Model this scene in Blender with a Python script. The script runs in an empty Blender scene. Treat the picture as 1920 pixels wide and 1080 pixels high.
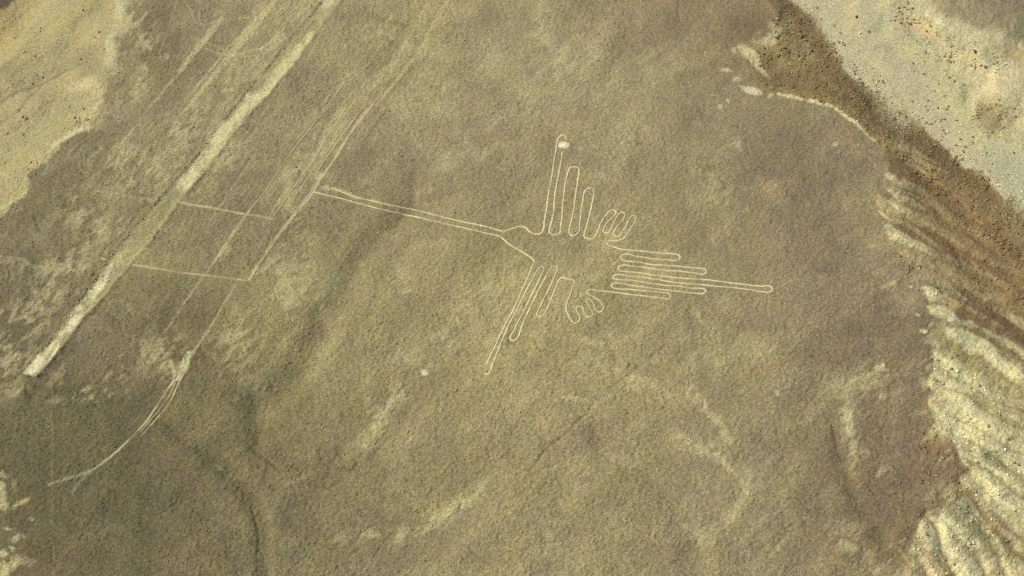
import bpy, math, random
import numpy as np

# ---------------------------------------------------------------- camera, sky, sun, exposure
SC = bpy.context.scene
CAM_H, PITCH, HFOV = 190.0, math.radians(30.0), math.radians(50.0)      # metres above the pampa, tilt from straight down
cam = bpy.data.cameras.new('camera'); cam.sensor_width = 36.0; cam.lens = 18.0 / math.tan(HFOV / 2)
cam.clip_start = 1.0; cam.clip_end = 20000.0
camo = bpy.data.objects.new('camera', cam); SC.collection.objects.link(camo)
camo.location = (0, 0, CAM_H); camo.rotation_euler = (PITCH, 0, 0)
SC.camera = camo
SUN_EL, SUN_AZ = math.radians(52.0), math.radians(-82.0)                 # azimuth clockwise from +Y: light comes from the left
world = bpy.data.worlds.new('World'); SC.world = world; world.use_nodes = True
nt = world.node_tree
sky = nt.nodes.new('ShaderNodeTexSky'); sky.sky_type = 'NISHITA'; sky.sun_disc = False
sky.sun_elevation = SUN_EL; sky.sun_rotation = SUN_AZ % (2 * math.pi); sky.dust_density = 3.0; sky.altitude = 500
nt.nodes['Background'].inputs['Strength'].default_value = 0.13
nt.links.new(sky.outputs[0], nt.nodes['Background'].inputs['Color'])
sl_ = bpy.data.lights.new('sun', 'SUN'); sl_.energy = 3.4; sl_.angle = math.radians(1.0); sl_.color = (1.0, .975, .86)
suno = bpy.data.objects.new('sun', sl_); SC.collection.objects.link(suno)
suno.rotation_euler = (math.pi / 2 - SUN_EL, 0, -SUN_AZ + math.pi)
suno.location = (-200, 60, 300)
SC.view_settings.view_transform = 'Standard'; SC.view_settings.look = 'None'
SC.view_settings.exposure = 0.21; SC.view_settings.gamma = 1.0; SC.view_settings.use_curve_mapping = False
SC.cycles.use_denoising = False; SC.cycles.filter_width = 1.15
ALB = 0.80        # display colour of a sunlit surface -> real soil albedo

FPX = 960.0 / math.tan(HFOV / 2); CP, SP = math.cos(PITCH), math.sin(PITCH)
def ground_at(u, v, z=0.0):
    """survey point of the pampa seen from the air -> x, y at height z"""
    dx = (u - 960.0) / FPX; dy = -(v - 540.0) / FPX
    wy = dy * CP + SP; wz = dy * SP - CP
    t = (z - CAM_H) / wz
    return dx * t, wy * t
def seen_at(x, y, z):
    zz = z - CAM_H
    cy = y * CP + zz * SP; cz = -y * SP + zz * CP
    return 960.0 + FPX * x / -cz, 540.0 - FPX * cy / -cz

# ---------------------------------------------------------------- survey of the ground: relief and soil colour on a lattice
U0, V0, U1, V1, STEP = -300.0, -200.0, 2220.0, 1280.0, 2.0
us = np.arange(U0, U1 + 1, STEP); vs = np.arange(V0, V1 + 1, STEP)
GU, GV = np.meshgrid(us, vs)
GU = GU.astype(np.float32); GV = GV.astype(np.float32)
_rng = np.random.RandomState(7)
_TAB = _rng.rand(512, 512).astype(np.float32)

def vnoise(x, y, seed=0):
    x = x + seed * 37.17; y = y + seed * 91.73
    xi = np.floor(x).astype(np.int32); yi = np.floor(y).astype(np.int32)
    fx = (x - xi).astype(np.float32); fy = (y - yi).astype(np.float32)
    fx = fx * fx * (3 - 2 * fx); fy = fy * fy * (3 - 2 * fy)
    a = _TAB[yi & 511, xi & 511]; b = _TAB[yi & 511, (xi + 1) & 511]
    c = _TAB[(yi + 1) & 511, xi & 511]; d = _TAB[(yi + 1) & 511, (xi + 1) & 511]
    return (a + (b - a) * fx) * (1 - fy) + (c + (d - c) * fx) * fy

def fbm(x, y, scale, octs=4, seed=0, gain=0.5):
    t = 0.0; amp = 1.0; tot = 0.0; f = 1.0 / scale
    for o in range(octs):
        # each octave turned a little so the lattice never shows
        ca, sa = math.cos(0.6 + o * 1.1), math.sin(0.6 + o * 1.1)
        t = t + amp * vnoise((x * ca - y * sa) * f, (x * sa + y * ca) * f, seed + o * 3)
        tot += amp; amp *= gain; f *= 2.03
    return t / tot

def smooth(a, b, x):
    t = np.clip((x - a) / (b - a), 0, 1)
    return t * t * (3 - 2 * t)

N1 = fbm(GU, GV, 260, 4, 1); N2 = fbm(GU, GV, 60, 4, 2); N3 = fbm(GU, GV, 16, 3, 3); N4 = fbm(GU, GV, 5, 2, 4)
WU = (fbm(GU, GV, 40, 4, 5) - .5) * 2; WV = (fbm(GU, GV, 40, 4, 6) - .5) * 2      # domain warp

_p = GU * .72 - GV * .69; _q = GU * .69 + GV * .72
NS = np.clip(.5 + (fbm(_p * .45, _q, 9, 3, 7, .62) - .5) * 1.5 + (N3 - .5) * .5, 0, 1)        # streaky erosion texture
NSF = fbm(_p * .42, _q, 6.5, 3, 29, .6) * .6 + fbm(_p * .6, _q, 22, 2, 30) * .4
WU2 = (fbm(GU, GV, 13, 3, 8) - .5) * 2; WV2 = (fbm(GU, GV, 13, 3, 9) - .5) * 2
def window(pts, r):
    p = np.asarray(pts, float)
    a = max(0, int((p[:, 0].min() - r - U0) / STEP)); b = min(len(us), int((p[:, 0].max() + r - U0) / STEP) + 2)
    c = max(0, int((p[:, 1].min() - r - V0) / STEP)); d = min(len(vs), int((p[:, 1].max() + r - V0) / STEP) + 2)
    return slice(c, max(c, d)), slice(a, max(a, b))

def seg_dist(X, Y, pts, w=None):
    """distance to a polyline, signed side and width at the nearest place"""
    best = np.full(X.shape, 1e9, np.float32); side = np.zeros(X.shape, np.float32); wid = np.zeros(X.shape, np.float32); al = np.zeros(X.shape, np.float32)
    tot = 0.0
    for i in range(len(pts) - 1):
        ax, ay = pts[i][:2]; bx, by = pts[i + 1][:2]
        dx, dy = bx - ax, by - ay; L2 = dx * dx + dy * dy + 1e-9; L = math.sqrt(L2)
        t = np.clip(((X - ax) * dx + (Y - ay) * dy) / L2, 0, 1)
        d = np.hypot(X - ax - t * dx, Y - ay - t * dy)
        s = np.sign((X - ax) * dy - (Y - ay) * dx)
        m = d < best
        best = np.where(m, d, best); side = np.where(m, s, side)
        if w is not None: wid = np.where(m, w[i] + (w[i + 1] - w[i]) * t, wid)
        al = np.where(m, tot + t * L, al); tot += L
    return best, side, wid, al / max(tot, 1e-6)

def erode(m, sy, sx, b):
    n = NS[sy, sx]
    return (smooth(.25, .95, m + (n - .5) * 2.4 * b) * .65 + .35 * m * m) * smooth(0, .35, m)
def stroke(pts, w, soft=2.0, warp=0.0, breakup=0.0, bscale=N3):
    """0..1 mask of a band following pts; w full width in px (number or list)"""
    ww = [float(w)] * len(pts) if not hasattr(w, '__len__') else list(w)
    sy, sx = window(pts, max(ww) + soft * 2 + warp * 2 + 4)
    X = GU[sy, sx] + WU[sy, sx] * warp; Y = GV[sy, sx] + WV[sy, sx] * warp
    d, s, wd, al = seg_dist(X, Y, pts, ww)
    m = 1 - smooth(-soft, soft, d - wd / 2)
    if breakup: m = erode(m, sy, sx, breakup)
    return (sy, sx), m

def blob(cx, cy, rx, ry, ang=0, soft=.35, warp=8, breakup=0.0, bscale=N3):
    r = max(rx, ry) * (1 + soft) + warp + 4
    sy, sx = window([(cx, cy)], r)
    X = GU[sy, sx] + WU[sy, sx] * warp - cx; Y = GV[sy, sx] + WV[sy, sx] * warp - cy
    a = math.radians(ang); c, s = math.cos(a), math.sin(a)
    q = np.hypot((X * c + Y * s) / rx, (-X * s + Y * c) / ry)
    m = 1 - smooth(1 - soft, 1 + soft, q)
    if breakup: m = erode(m, sy, sx, breakup)
    return (sy, sx), m

def poly(pts, soft=6, warp=10):
    sy, sx = window(pts, soft + warp + 4)
    X = GU[sy, sx] + WU[sy, sx] * warp + WU2[sy, sx] * warp * .6; Y = GV[sy, sx] + WV[sy, sx] * warp + WV2[sy, sx] * warp * .6
    ins = np.zeros(X.shape, bool); n = len(pts)
    for i in range(n):
        ax, ay = pts[i]; bx, by = pts[(i + 1) % n]
        if ay == by: continue
        c = ((ay > Y) != (by > Y)) & (X < (bx - ax) * (Y - ay) / (by - ay) + ax)
        ins ^= c
    d, _, _, _ = seg_dist(X, Y, list(pts) + [pts[0]])
    sd = np.where(ins, -d, d)
    return (sy, sx), 1 - smooth(-soft, soft, sd)

def lin(c):
    c = np.asarray(c, float) / 255.0
    return np.where(c <= .04045, c / 12.92, ((c + .055) / 1.055) ** 2.4)

COL = np.zeros(GU.shape + (3,), np.float32)
def mix(msk, colour, k=1.0):
    (sy, sx), m = msk
    m = (m * k)[..., None]
    COL[sy, sx] = COL[sy, sx] * (1 - m) + lin(colour).astype(np.float32) * m
def mul(msk, f, k=1.0):
    (sy, sx), m = msk
    COL[sy, sx] *= 1 + (np.asarray(f, np.float32) - 1) * (m * k)[..., None]

HGT = np.zeros(GU.shape, np.float32)
BONE = None
def dig(msk, depth):
    (sy, sx), m = msk
    HGT[sy, sx] -= depth * m

FULL = (slice(None), slice(None))
# ---- plateau gravel
base = lin((147, 134, 98)).astype(np.float32)
COL[:] = base
v = smooth(.3, .7, N1)[..., None]
COL[:] = COL * (1 - v * .5) + lin((158, 145, 101)).astype(np.float32) * v * .5
n2 = smooth(.38, .72, N2)[..., None]
COL[:] *= .95 + .10 * n2
_st = fbm(_p * .38, _q, 34, 4, 14, .6)
COL[:] *= (1 + .34 * (_st - .5))[..., None]
_v1 = fbm(GU + WU * 14, GV + WV * 14, 150, 4, 15, .55); _vm = smooth(.45, .65, fbm(GU, GV, 130, 2, 16))
VEIN = smooth(.016, .0, np.abs(_v1 - .5)) * _vm * (.4 + .6 * smooth(.35, .6, N3))
_v2 = fbm(GU + WU * 10, GV + WV * 10, 74, 4, 17, .55)
VEIN = np.maximum(VEIN, .7 * smooth(.018, .0, np.abs(_v2 - .5)) * smooth(.50, .66, fbm(GU, GV, 170, 2, 18)))
_mo = fbm(_p * .6 + WU * 6, _q + WV * 6, 52, 5, 19, .62)
COL[:] = COL * (1 - (_k := (smooth(.51, .70, _mo) * (.25 + .75 * smooth(.42, .60, NSF)) * .46)[..., None])) + lin((178, 167, 120)).astype(np.float32) * _k
COL[:] *= (1 - .18 * VEIN + .06 * smooth(.03, .0, np.abs(_v1 - .525)) * _vm)[..., None]
gr = smooth(.55, .75, fbm(GU, GV, 120, 3, 11))[..., None]
COL[:] *= 1 + (np.array([.995, 1.01, .96]) - 1) * gr
rd = smooth(.58, .75, fbm(GU, GV, 90, 4, 12))[..., None]
COL[:] *= 1 + (np.array([1.01, .975, .985]) - 1) * rd
def wash(cx, cy, rx, ry, ang, f, k=1.0, soft=.9, warp=40):
    if cx > 1250: f = tuple(t ** .85 for t in f)
    mul(blob(cx, cy, rx, ry, ang, soft, warp), f, k)
# broad tonal regions: desert varnish, and lower-left vignetting darkened into the colour
wash(0, 920, 620, 420, -30, (.60, .60, .60))
wash(160, 1000, 320, 260, 0, (.82, .82, .80))
wash(0, 560, 150, 130, 0, (.78, .78, .80))
wash(110, 360, 120, 90, -30, (.78, .78, .80))
wash(300, 60, 90, 90, 20, (.72, .70, .72))
wash(520, 960, 260, 170, 20, (.84, .84, .84))
wash(1330, 50, 220, 90, 15, (.86, .80, .82))
wash(1420, 60, 50, 60, 0, (.76, .70, .74))
wash(1480, 260, 160, 110, 35, (.80, .77, .82))
wash(1600, 250, 70, 60, 30, (.84, .80, .86))
wash(1540, 420, 220, 110, 10, (.88, .85, .87))
wash(1600, 560, 160, 110, 20, (.84, .80, .84))
wash(1660, 700, 120, 120, 70, (.82, .77, .80))
wash(1500, 760, 300, 160, 20, (.95, .93, .94))
wash(1690, 860, 110, 140, 70, (.80, .74, .76))
wash(1650, 980, 130, 110, 60, (.78, .74, .76))
wash(1540, 1060, 200, 80, 0, (.86, .83, .85))
wash(1000, 100, 180, 130, 20, (1.10, 1.10, 1.10))
wash(640, 380, 150, 60, -20, (.84, .83, .85))
wash(560, 700, 180, 120, -50, (1.08, 1.09, 1.02))
wash(470, 590, 120, 60, -50, (1.08, 1.10, 1.02))
wash(960, 560, 200, 160, 0, (1.10, 1.10, 1.04))
wash(900, 860, 260, 150, -30, (1.06, 1.05, 1.02))
wash(760, 940, 140, 60, -25, (.86, .86, .86))
wash(930, 1060, 300, 60, 0, (.90, .89, .90))
wash(1150, 900, 150, 90, 30, (.92, .90, .92))
wash(1250, 420, 160, 130, 0, (1.06, 1.06, 1.02))
wash(400, 700, 150, 70, 60, (.86, .85, .86))
wash(320, 640, 120, 70, -40, (.88, .87, .88))
wash(180, 760, 160, 60, 0, (.95, .96, .92))

PALE = (198, 187, 138); BRIGHT = (216, 203, 152); YEL = (178, 168, 115); ORANGE = (203, 179, 124)
# ---- left sandy hillside
LEFT_EDGE = [(300, -260), (262, -60), (240, 0), (222, 60), (212, 112), (192, 150), (196, 190), (170, 232), (120, 262), (96, 292), (62, 325), (44, 368), (10, 400), (-60, 470), (-320, 640)]
left_poly = LEFT_EDGE + [(-320, -260)]
LM = poly(left_poly, 6, 16)
mix(LM, (180, 165, 117))
def left_mix(m, colour, k=1.0):
    (sy, sx), mm = m
    full = np.zeros(GU.shape, np.float32); full[LM[0][0], LM[0][1]] = LM[1]
    mix(((sy, sx), mm * full[sy, sx]), colour, k)
left_mix(poly([(-300, -200), (60, -200), (80, 0), (40, 60), (0, 110), (-300, 300)], 14, 20), (188, 164, 108), .6)
left_mix(stroke([(-40, 150), (30, 110), (100, 55), (180, 0)], 26, 12, 10), (176, 164, 110), .7)
left_mix(stroke([(0, 150), (60, 128), (130, 100), (180, 120)], 60, 20, 12, .5), (158, 147, 106), .5)
left_mix(stroke([(-20, 300), (60, 262), (130, 205), (180, 150)], 44, 16, 8), (178, 168, 120), .6)
left_mix(stroke([(-20, 345), (40, 300), (100, 262)], 26, 10, 8), (180, 168, 112), .7)
left_mix(stroke([(140, 160), (175, 150), (200, 190), (160, 225)], 26, 10, 8, .3), (208, 188, 134), .8)
left_mix(stroke([(230, 0), (220, 60), (205, 110)], 26, 8, 8, .6), (205, 195, 148), .7)
left_mix(stroke([(165, 238), (130, 250), (96, 285), (60, 325), (40, 365), (0, 400)], 16, 5, 6, .3), (198, 184, 128), .9)
mix(stroke([(172, 238), (140, 248), (100, 272)], [6, 14, 10], 4, 4, .2), (212, 200, 146), .9)
mix(blob(68, 300, 18, 12, -40, .5, 8, .5), ORANGE, .7)
left_mix(stroke([(-10, 195), (40, 170), (75, 160), (110, 140), (180, 105), (200, 92)], [8, 7, 8, 6, 3, 2], 3, 5, .3), (132, 122, 88), .6)
left_mix(stroke([(-10, 240), (40, 200), (75, 162)], [7, 7, 4], 3, 5, .3), (134, 124, 88), .5)
left_mix(stroke([(-10, 135), (30, 105), (70, 65), (105, 35)], [10, 12, 8, 4], 4, 8, .6), (144, 132, 94), .4)
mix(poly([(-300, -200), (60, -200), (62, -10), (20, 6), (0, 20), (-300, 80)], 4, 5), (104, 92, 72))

# ---- right ravine side
EDGE = [(1400, -260), (1410, -60), (1432, 0), (1452, 28), (1440, 62), (1392, 84), (1380, 104), (1398, 138), (1440, 160), (1468, 176), (1520, 186), (1568, 204), (1610, 240), (1650, 278), (1662, 330), (1652, 392), (1672, 440),
        (1706, 490), (1736, 530), (1744, 580), (1768, 612), (1750, 660), (1740, 720), (1752, 770), (1748, 830), (1786, 850), (1800, 900), (1770, 940), (1728, 985), (1700, 1012), (1674, 1060), (1650, 1110), (1600, 1300)]
TOE = [(1420, -260), (1450, -80), (1482, -2), (1520, 30), (1548, 66), (1562, 104), (1600, 140), (1650, 180), (1706, 212), (1760, 258), (1820, 312), (1870, 352), (1915, 392), (1980, 470), (2080, 600), (2260, 760)]
FAR = [(1640, -260), (1660, -60), (1672, 0), (1690, 40), (1706, 70), (1760, 130), (1800, 180), (1822, 230), (1850, 262), (1900, 262), (1960, 300), (2260, 520)]
right_poly = EDGE + [(2260, 1300), (2260, -260)]
RM = poly(right_poly, 7, 20)
RFULL = np.zeros(GU.shape, np.float32); RFULL[RM[0][0], RM[0][1]] = RM[1]
LFULL = np.zeros(GU.shape, np.float32); LFULL[LM[0][0], LM[0][1]] = LM[1]
def rmix(m, colour, k=1.0):
    (sy, sx), mm = m
    mix(((sy, sx), mm * RFULL[sy, sx]), colour, k)
# slope ground
mix(RM, (150, 132, 90))
rmix(poly([(1430, -200), (1440, 20), (1490, 40), (1540, 110), (1400, 100), (1400, 140), (1470, 176), (1570, 205), (1655, 270), (1800, 330), (1920, 430), (1980, 470), (1700, 200), (1600, 140), (1560, 100), (1540, 60), (1490, 0), (1450, -200)], 10, 10), (132, 110, 73), .85)
rmix(stroke([(1480, -10), (1535, 50), (1552, 105), (1600, 150), (1700, 230), (1790, 320), (1840, 400), (1900, 470)], [24, 34, 40, 50, 56, 60, 60, 60], 14, 10, .3, N2), (127, 105, 71), .7)
rmix(blob(1445, 66, 24, 16, -50, .5, 8, .3), (200, 185, 140), .85)
rmix(stroke([(1388, 90), (1408, 108), (1425, 130), (1440, 142)], [10, 24, 18, 8], 6, 6, .3), (198, 182, 132), .85)
rmix(blob(1480, 100, 42, 30, 30, .5, 12, .6), (160, 142, 92), .8)
rmix(stroke([(1400, 140), (1450, 160), (1520, 178), (1600, 190), (1680, 240)], 30, 8, 8, .6), (122, 103, 70), .7)
rmix(stroke([(1470, 180), (1520, 186), (1570, 204), (1618, 246), (1650, 275), (1700, 290), (1760, 340)], 34, 10, 8, .3), (142, 124, 78), .8)
mix(stroke([(1460, 176), (1482, 180), (1500, 183), (1530, 190), (1562, 200), (1585, 218), (1605, 232), (1625, 252), (1640, 266)], [5, 7, 5, 7, 6, 6, 6, 4, 3], 2, 5, .85), (204, 188, 142), .95)
mix(blob(1412, 171, 20, 8, 12, .35, 4, .3), (202, 190, 146))
mix(blob(1396, 164, 10, 4, 20, .5, 4, .3), (190, 178, 138))
for c in [(1360, 130, 12, 4, 10), (1380, 148, 8, 4, 0), (1364, 190, 5, 3, 60), (1350, 200, 4, 6, 10), (1445, 178, 7, 4, -30), (1566, 272, 8, 4, -20), (1636, 285, 7, 3, 10), (1376, 96, 5, 8, 0), (1394, 98, 4, 4, 0)]:
    mix(blob(*c, .5, 3, .3), (190, 178, 138), .8)
# below the rim, right middle: reddish-brown apron
rmix(poly([(1650, 280), (1740, 300), (1900, 430), (2240, 620), (2240, 700), (1900, 620), (1760, 600), (1740, 540), (1680, 440), (1655, 380)], 16, 16), (142, 122, 83), .9)
rmix(stroke([(1690, 330), (1770, 350), (1840, 410), (1910, 470)], 26, 14, 10, .5, N2), (126, 98, 67), .6)
rmix(stroke([(1690, 420), (1760, 445), (1840, 500), (1930, 560)], 34, 14, 12, .4, N2), (124, 97, 68), .6)
rmix(stroke([(1800, 560), (1850, 590), (1900, 625), (1960, 660)], 34, 12, 8, .2, N2), (118, 90, 66), .75)
rmix(stroke([(1700, 380), (1760, 400), (1820, 440)], 30, 14, 10, .5), (160, 144, 88), .6)
rmix(stroke([(1690, 460), (1760, 480), (1830, 520), (1900, 545)], 22, 10, 10, .6), (152, 138, 90), .6)
for pts, w, c, k in [
    ([(1640, 318), (1668, 328), (1700, 348)], [3, 8, 3], PALE, .9), ([(1672, 350), (1690, 360), (1720, 372)], [4, 7, 3], PALE, .7),
    ([(1690, 305), (1730, 322), (1745, 336)], [2, 7, 3], (200, 182, 130), .6),
    ([(1676, 362), (1684, 374), (1692, 382)], [4, 5, 3], (196, 178, 128), .7), ([(1720, 370), (1740, 385), (1762, 396)], [3, 7, 2], PALE, .6),
    ([(1640, 392), (1655, 400), (1668, 412)], [3, 6, 3], PALE, .7), ([(1644, 424), (1666, 424), (1690, 440), (1720, 456), (1750, 470)], [5, 8, 10, 8, 3], PALE, .9),
    ([(1810, 500), (1850, 515), (1880, 530)], [3, 8, 3], (176, 165, 110), .6),
    ([(1862, 575), (1890, 590), (1925, 612), (1990, 650)], [8, 16, 20, 26], (192, 182, 128), .85),
    ([(1790, 545), (1812, 562)], [2, 6], PALE, .8)]:
    rmix(stroke(pts, w, 3, 5, .35), c, k)
# tongues where the pale subsoil is bare
mix(stroke([(1728, 540), (1745, 545), (1765, 556)], [6, 20, 8], 4, 6, .25), (208, 196, 142))
mix(stroke([(1740, 572), (1762, 578), (1790, 594)], [6, 22, 8], 4, 6, .25), (208, 197, 144))
mix(blob(1733, 621, 9, 4, 5, .4, 3, .2), (206, 194, 146)); mix(blob(1720, 590, 4, 2, 20, .5, 1), (206, 196, 152)); mix(blob(1708, 538, 3, 2, 0, .5, 1), (206, 196, 152))
rmix(poly([(1752, 640), (1790, 650), (1860, 690), (1930, 740), (2240, 900), (2240, 1300), (1620, 1300), (1674, 1060), (1728, 985), (1770, 935), (1800, 900), (1786, 850), (1745, 830), (1745, 760), (1738, 700)], 10, 12), (176, 164, 114))
# eroded spurs: pale crests run down to the lower right from the rim, the shadow between painted brown
DE0, _, _, _ = seg_dist(GU + WU * 8, GV + WV * 8, EDGE)
_ac = -GU * .50 + GV * .866; _al = GU * .866 + GV * .50
SPUR = fbm((_ac + WU * 5) * 1.0, _al * .26, 44, 3, 24, .45)
SPUR = np.clip((SPUR - .5) * 1.7 + .5, 0, 1)
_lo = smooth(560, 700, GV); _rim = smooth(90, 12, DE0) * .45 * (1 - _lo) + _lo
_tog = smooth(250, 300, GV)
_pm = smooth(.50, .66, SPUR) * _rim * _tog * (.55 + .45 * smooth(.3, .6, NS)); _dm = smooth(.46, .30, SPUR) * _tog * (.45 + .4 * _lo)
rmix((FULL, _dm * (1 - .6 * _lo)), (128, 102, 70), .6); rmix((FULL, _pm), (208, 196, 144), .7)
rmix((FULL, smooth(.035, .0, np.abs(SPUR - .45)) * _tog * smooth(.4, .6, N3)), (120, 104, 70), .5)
_fs = fbm(_ac + WU * 4, _al * .16, 11, 3, 26, .6)
_fk = RFULL * _tog
COL *= (1 + .20 * (_fs - .5) * _fk)[..., None]
rmix((FULL, smooth(.60, .72, _fs) * _tog * (1 - _lo) * smooth(160, 40, DE0)), (190, 174, 122), .6)
rmix(stroke([(1768, 616), (1800, 624), (1850, 655), (1890, 690), (1940, 725), (2050, 800)], [6, 26, 28, 26, 26, 30], 6, 7, .25), (206, 195, 140))
rmix(stroke([(1780, 640), (1830, 690), (1900, 740), (1980, 790)], 24, 10, 8, .5), (158, 145, 95), .8)
rmix(stroke([(1820, 700), (1880, 745), (1930, 780)], 18, 10, 8, .5), (140, 118, 75), .6)
rmix(stroke([(1750, 668), (1775, 700), (1820, 735), (1860, 752)], [24, 40, 30, 20], 8, 8, .4), (200, 189, 138), .9)
rmix(stroke([(1745, 745), (1790, 740), (1830, 770), (1880, 800), (1930, 830)], [10, 20, 20, 16, 12], 7, 8, .45), (194, 182, 130), .85)
rmix(stroke([(1830, 745), (1890, 780), (1940, 800)], 26, 12, 8, .4), (144, 128, 84), .7)
rmix(stroke([(1755, 785), (1800, 792), (1860, 850), (1930, 880)], [8, 12, 14, 16], 6, 8, .5), (190, 178, 126), .8)
rmix(stroke([(1840, 826), (1880, 850), (1925, 872)], [2, 4, 6], 2, 3, .2), (214, 202, 150), .9)
rmix(blob(1860, 870, 46, 22, 22, .6, 10, .3), (152, 145, 100), .85)
rmix(blob(1760, 866, 52, 44, 0, .4, 14, .0), (128, 97, 68), .9)
rmix(stroke([(1760, 760), (1775, 750), (1790, 752)], 8, 4, 4, .4), (150, 108, 78), .6)
rmix(stroke([(1786, 822), (1800, 840), (1812, 872), (1806, 880)], [6, 12, 9, 4], 3, 4, .3), (212, 200, 156), .9)
rmix(stroke([(1812, 890), (1840, 930), (1880, 975), (1930, 1020)], [24, 46, 46, 46], 10, 8, .25), (206, 194, 140), .9)
rmix(stroke([(1808, 880), (1822, 920), (1850, 965), (1890, 1010), (1940, 1060)], [16, 22, 26, 28, 30], 7, 7, .2), (150, 124, 80), .9)
rmix(stroke([(1860, 962), (1900, 1000), (1950, 1040)], 16, 6, 6, .4), (148, 112, 74), .6)
rmix(stroke([(1776, 905), (1800, 915), (1808, 925)], [10, 16, 8], 5, 5, .3), (176, 156, 98), .8)
rmix(blob(1790, 950, 40, 22, 40, .5, 8, .4), (160, 152, 108), .8)
rmix(stroke([(1756, 950), (1768, 985), (1790, 1030), (1820, 1080)], [12, 26, 30, 36], 8, 8, .3), (208, 194, 142), .9)
rmix(stroke([(1820, 985), (1860, 1030), (1900, 1080)], 24, 10, 8, .5), (150, 142, 96), .7)
rmix(stroke([(1850, 1060), (1900, 1070), (1960, 1120)], 36, 10, 8, .4), (206, 188, 136), .8)
rmix(stroke([(1725, 978), (1738, 1000), (1750, 1040), (1760, 1110)], [10, 34, 50, 70], 10, 8, .35), (208, 184, 132), .9)
rmix(stroke([(1690, 1020), (1705, 1050), (1720, 1090)], [14, 20, 20], 6, 6, .4), (198, 186, 130), .8)
rmix(stroke([(1690, 1052), (1710, 1068), (1730, 1080)], 14, 6, 5, .5), (160, 118, 74), .6)
rmix(stroke([(1736, 970), (1752, 990), (1766, 1020), (1790, 1080)], [5, 7, 9, 11], 3, 4, .1), (128, 108, 70), .85)
rmix(stroke([(1776, 930), (1800, 950), (1830, 968), (1850, 990)], [3, 4, 5, 3], 2, 4, .3), (132, 116, 76), .8)
mix(stroke([(1700, 1000), (1690, 1030), (1680, 1075)], 34, 12, 8, .3), (116, 96, 68), .6)
for hx, hy, L_, w_ in [(1652, 325, 60, 12), (1660, 352, 70, 12), (1668, 376, 60, 9), (1650, 398, 40, 8), (1652, 428, 100, 14), (1700, 452, 60, 9), (1732, 545, 60, 22), (1742, 578, 70, 22), (1772, 618, 190, 30), (1752, 668, 150, 34), (1746, 722, 130, 26), (1750, 768, 160, 24), (1800, 846, 150, 14), (1812, 896, 160, 34), (1752, 962, 120, 34), (1728, 990, 110, 40)]:
    dx_, dy_ = .86, (.50 if hy < 900 else .75)
    for q_, (f0, f1, k_) in enumerate([(0, .35, .75), (.2, .65, .5), (.5, 1.0, .32)]):
        rmix(stroke([(hx + dx_ * L_ * f0, hy + dy_ * L_ * f0), (hx + dx_ * L_ * f1, hy + dy_ * L_ * f1)], [w_ * .5, w_], w_ * .35, 7, .25), (212, 199, 146), k_ * (1 if hy > 530 else .8))
# the cut gullies themselves: shaded wall painted dark, sun-facing wall painted pale
GULLY = [([(1748, 664), (1768, 690), (1800, 715), (1850, 745), (1910, 768), (1990, 800)], 6), ([(1744, 712), (1770, 728), (1812, 742), (1860, 775), (1930, 812)], 6), ([(1752, 770), (1790, 778), (1830, 800), (1880, 838), (1940, 862)], 6),
         ([(1790, 815), (1830, 830), (1870, 862), (1930, 905)], 5), ([(1806, 850), (1840, 872), (1880, 905), (1940, 950)], 6), ([(1812, 885), (1838, 905), (1875, 950), (1930, 1000)], 4), ([(1800, 900), (1822, 935), (1856, 985), (1905, 1040), (1950, 1090)], 9),
         ([(1770, 940), (1800, 955), (1836, 985), (1870, 1040), (1890, 1090)], 5), ([(1736, 970), (1752, 990), (1766, 1020), (1790, 1090)], 7), ([(1758, 960), (1790, 1000), (1830, 1050), (1850, 1090)], 4), ([(1700, 1030), (1730, 1060), (1745, 1090)], 5),
         ([(1770, 606), (1810, 612), (1850, 635), (1900, 668), (1960, 705)], 9), ([(1745, 563), (1775, 570), (1810, 590), (1850, 612)], 6), ([(1720, 500), (1770, 520), (1830, 556), (1890, 590)], 8), ([(1690, 462), (1740, 482), (1800, 505), (1880, 545)], 7),
         ([(1664, 405), (1700, 412), (1760, 446), (1830, 490), (1900, 520)], 8), ([(1655, 345), (1700, 366), (1770, 410), (1840, 455)], 8), ([(1660, 300), (1710, 320), (1770, 365), (1830, 420)], 6)]
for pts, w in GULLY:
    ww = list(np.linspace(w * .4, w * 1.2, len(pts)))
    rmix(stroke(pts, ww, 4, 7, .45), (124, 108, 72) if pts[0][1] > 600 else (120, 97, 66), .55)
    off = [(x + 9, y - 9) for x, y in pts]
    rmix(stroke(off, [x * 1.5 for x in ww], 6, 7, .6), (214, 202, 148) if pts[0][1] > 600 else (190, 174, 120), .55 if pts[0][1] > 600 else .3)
# wash bed
bed_poly = TOE + [(2260, 520)] + FAR[::-1]
BM = poly(bed_poly, 4, 15)
mix(BM, (186, 174, 134))
BFULL = np.zeros(GU.shape, np.float32); BFULL[BM[0][0], BM[0][1]] = BM[1]
FM = poly(FAR + [(2260, -260)], 7, 10)
mix(FM, (180, 169, 126))
rmix(stroke([(1590, -20), (1600, 20), (1590, 50)], 34, 16, 12, .4), (204, 186, 134), .6)
rmix(stroke([(1656, -20), (1656, 30), (1662, 70)], 20, 12, 6), (196, 190, 132), .7)
rmix(stroke([(1700, 220), (1640, 150), (1590, 90), (1545, 30)], 46, 20, 12), (188, 176, 134), .7)
rmix(stroke([(1630, 60), (1648, 45), (1655, 25)], [16, 18, 8], 8, 4, .2), (166, 160, 122), .7)
rmix(stroke([(1645, 88), (1662, 88), (1668, 104), (1655, 110)], [12, 20, 18, 10], 7, 4, .35), (158, 154, 116), .6)
rmix(blob(1612, 64, 4, 4, 0, .4, 1), (222, 206, 164)); rmix(blob(1564, 48, 5, 2, 0, .5, 2), (176, 150, 112), .8)
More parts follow.
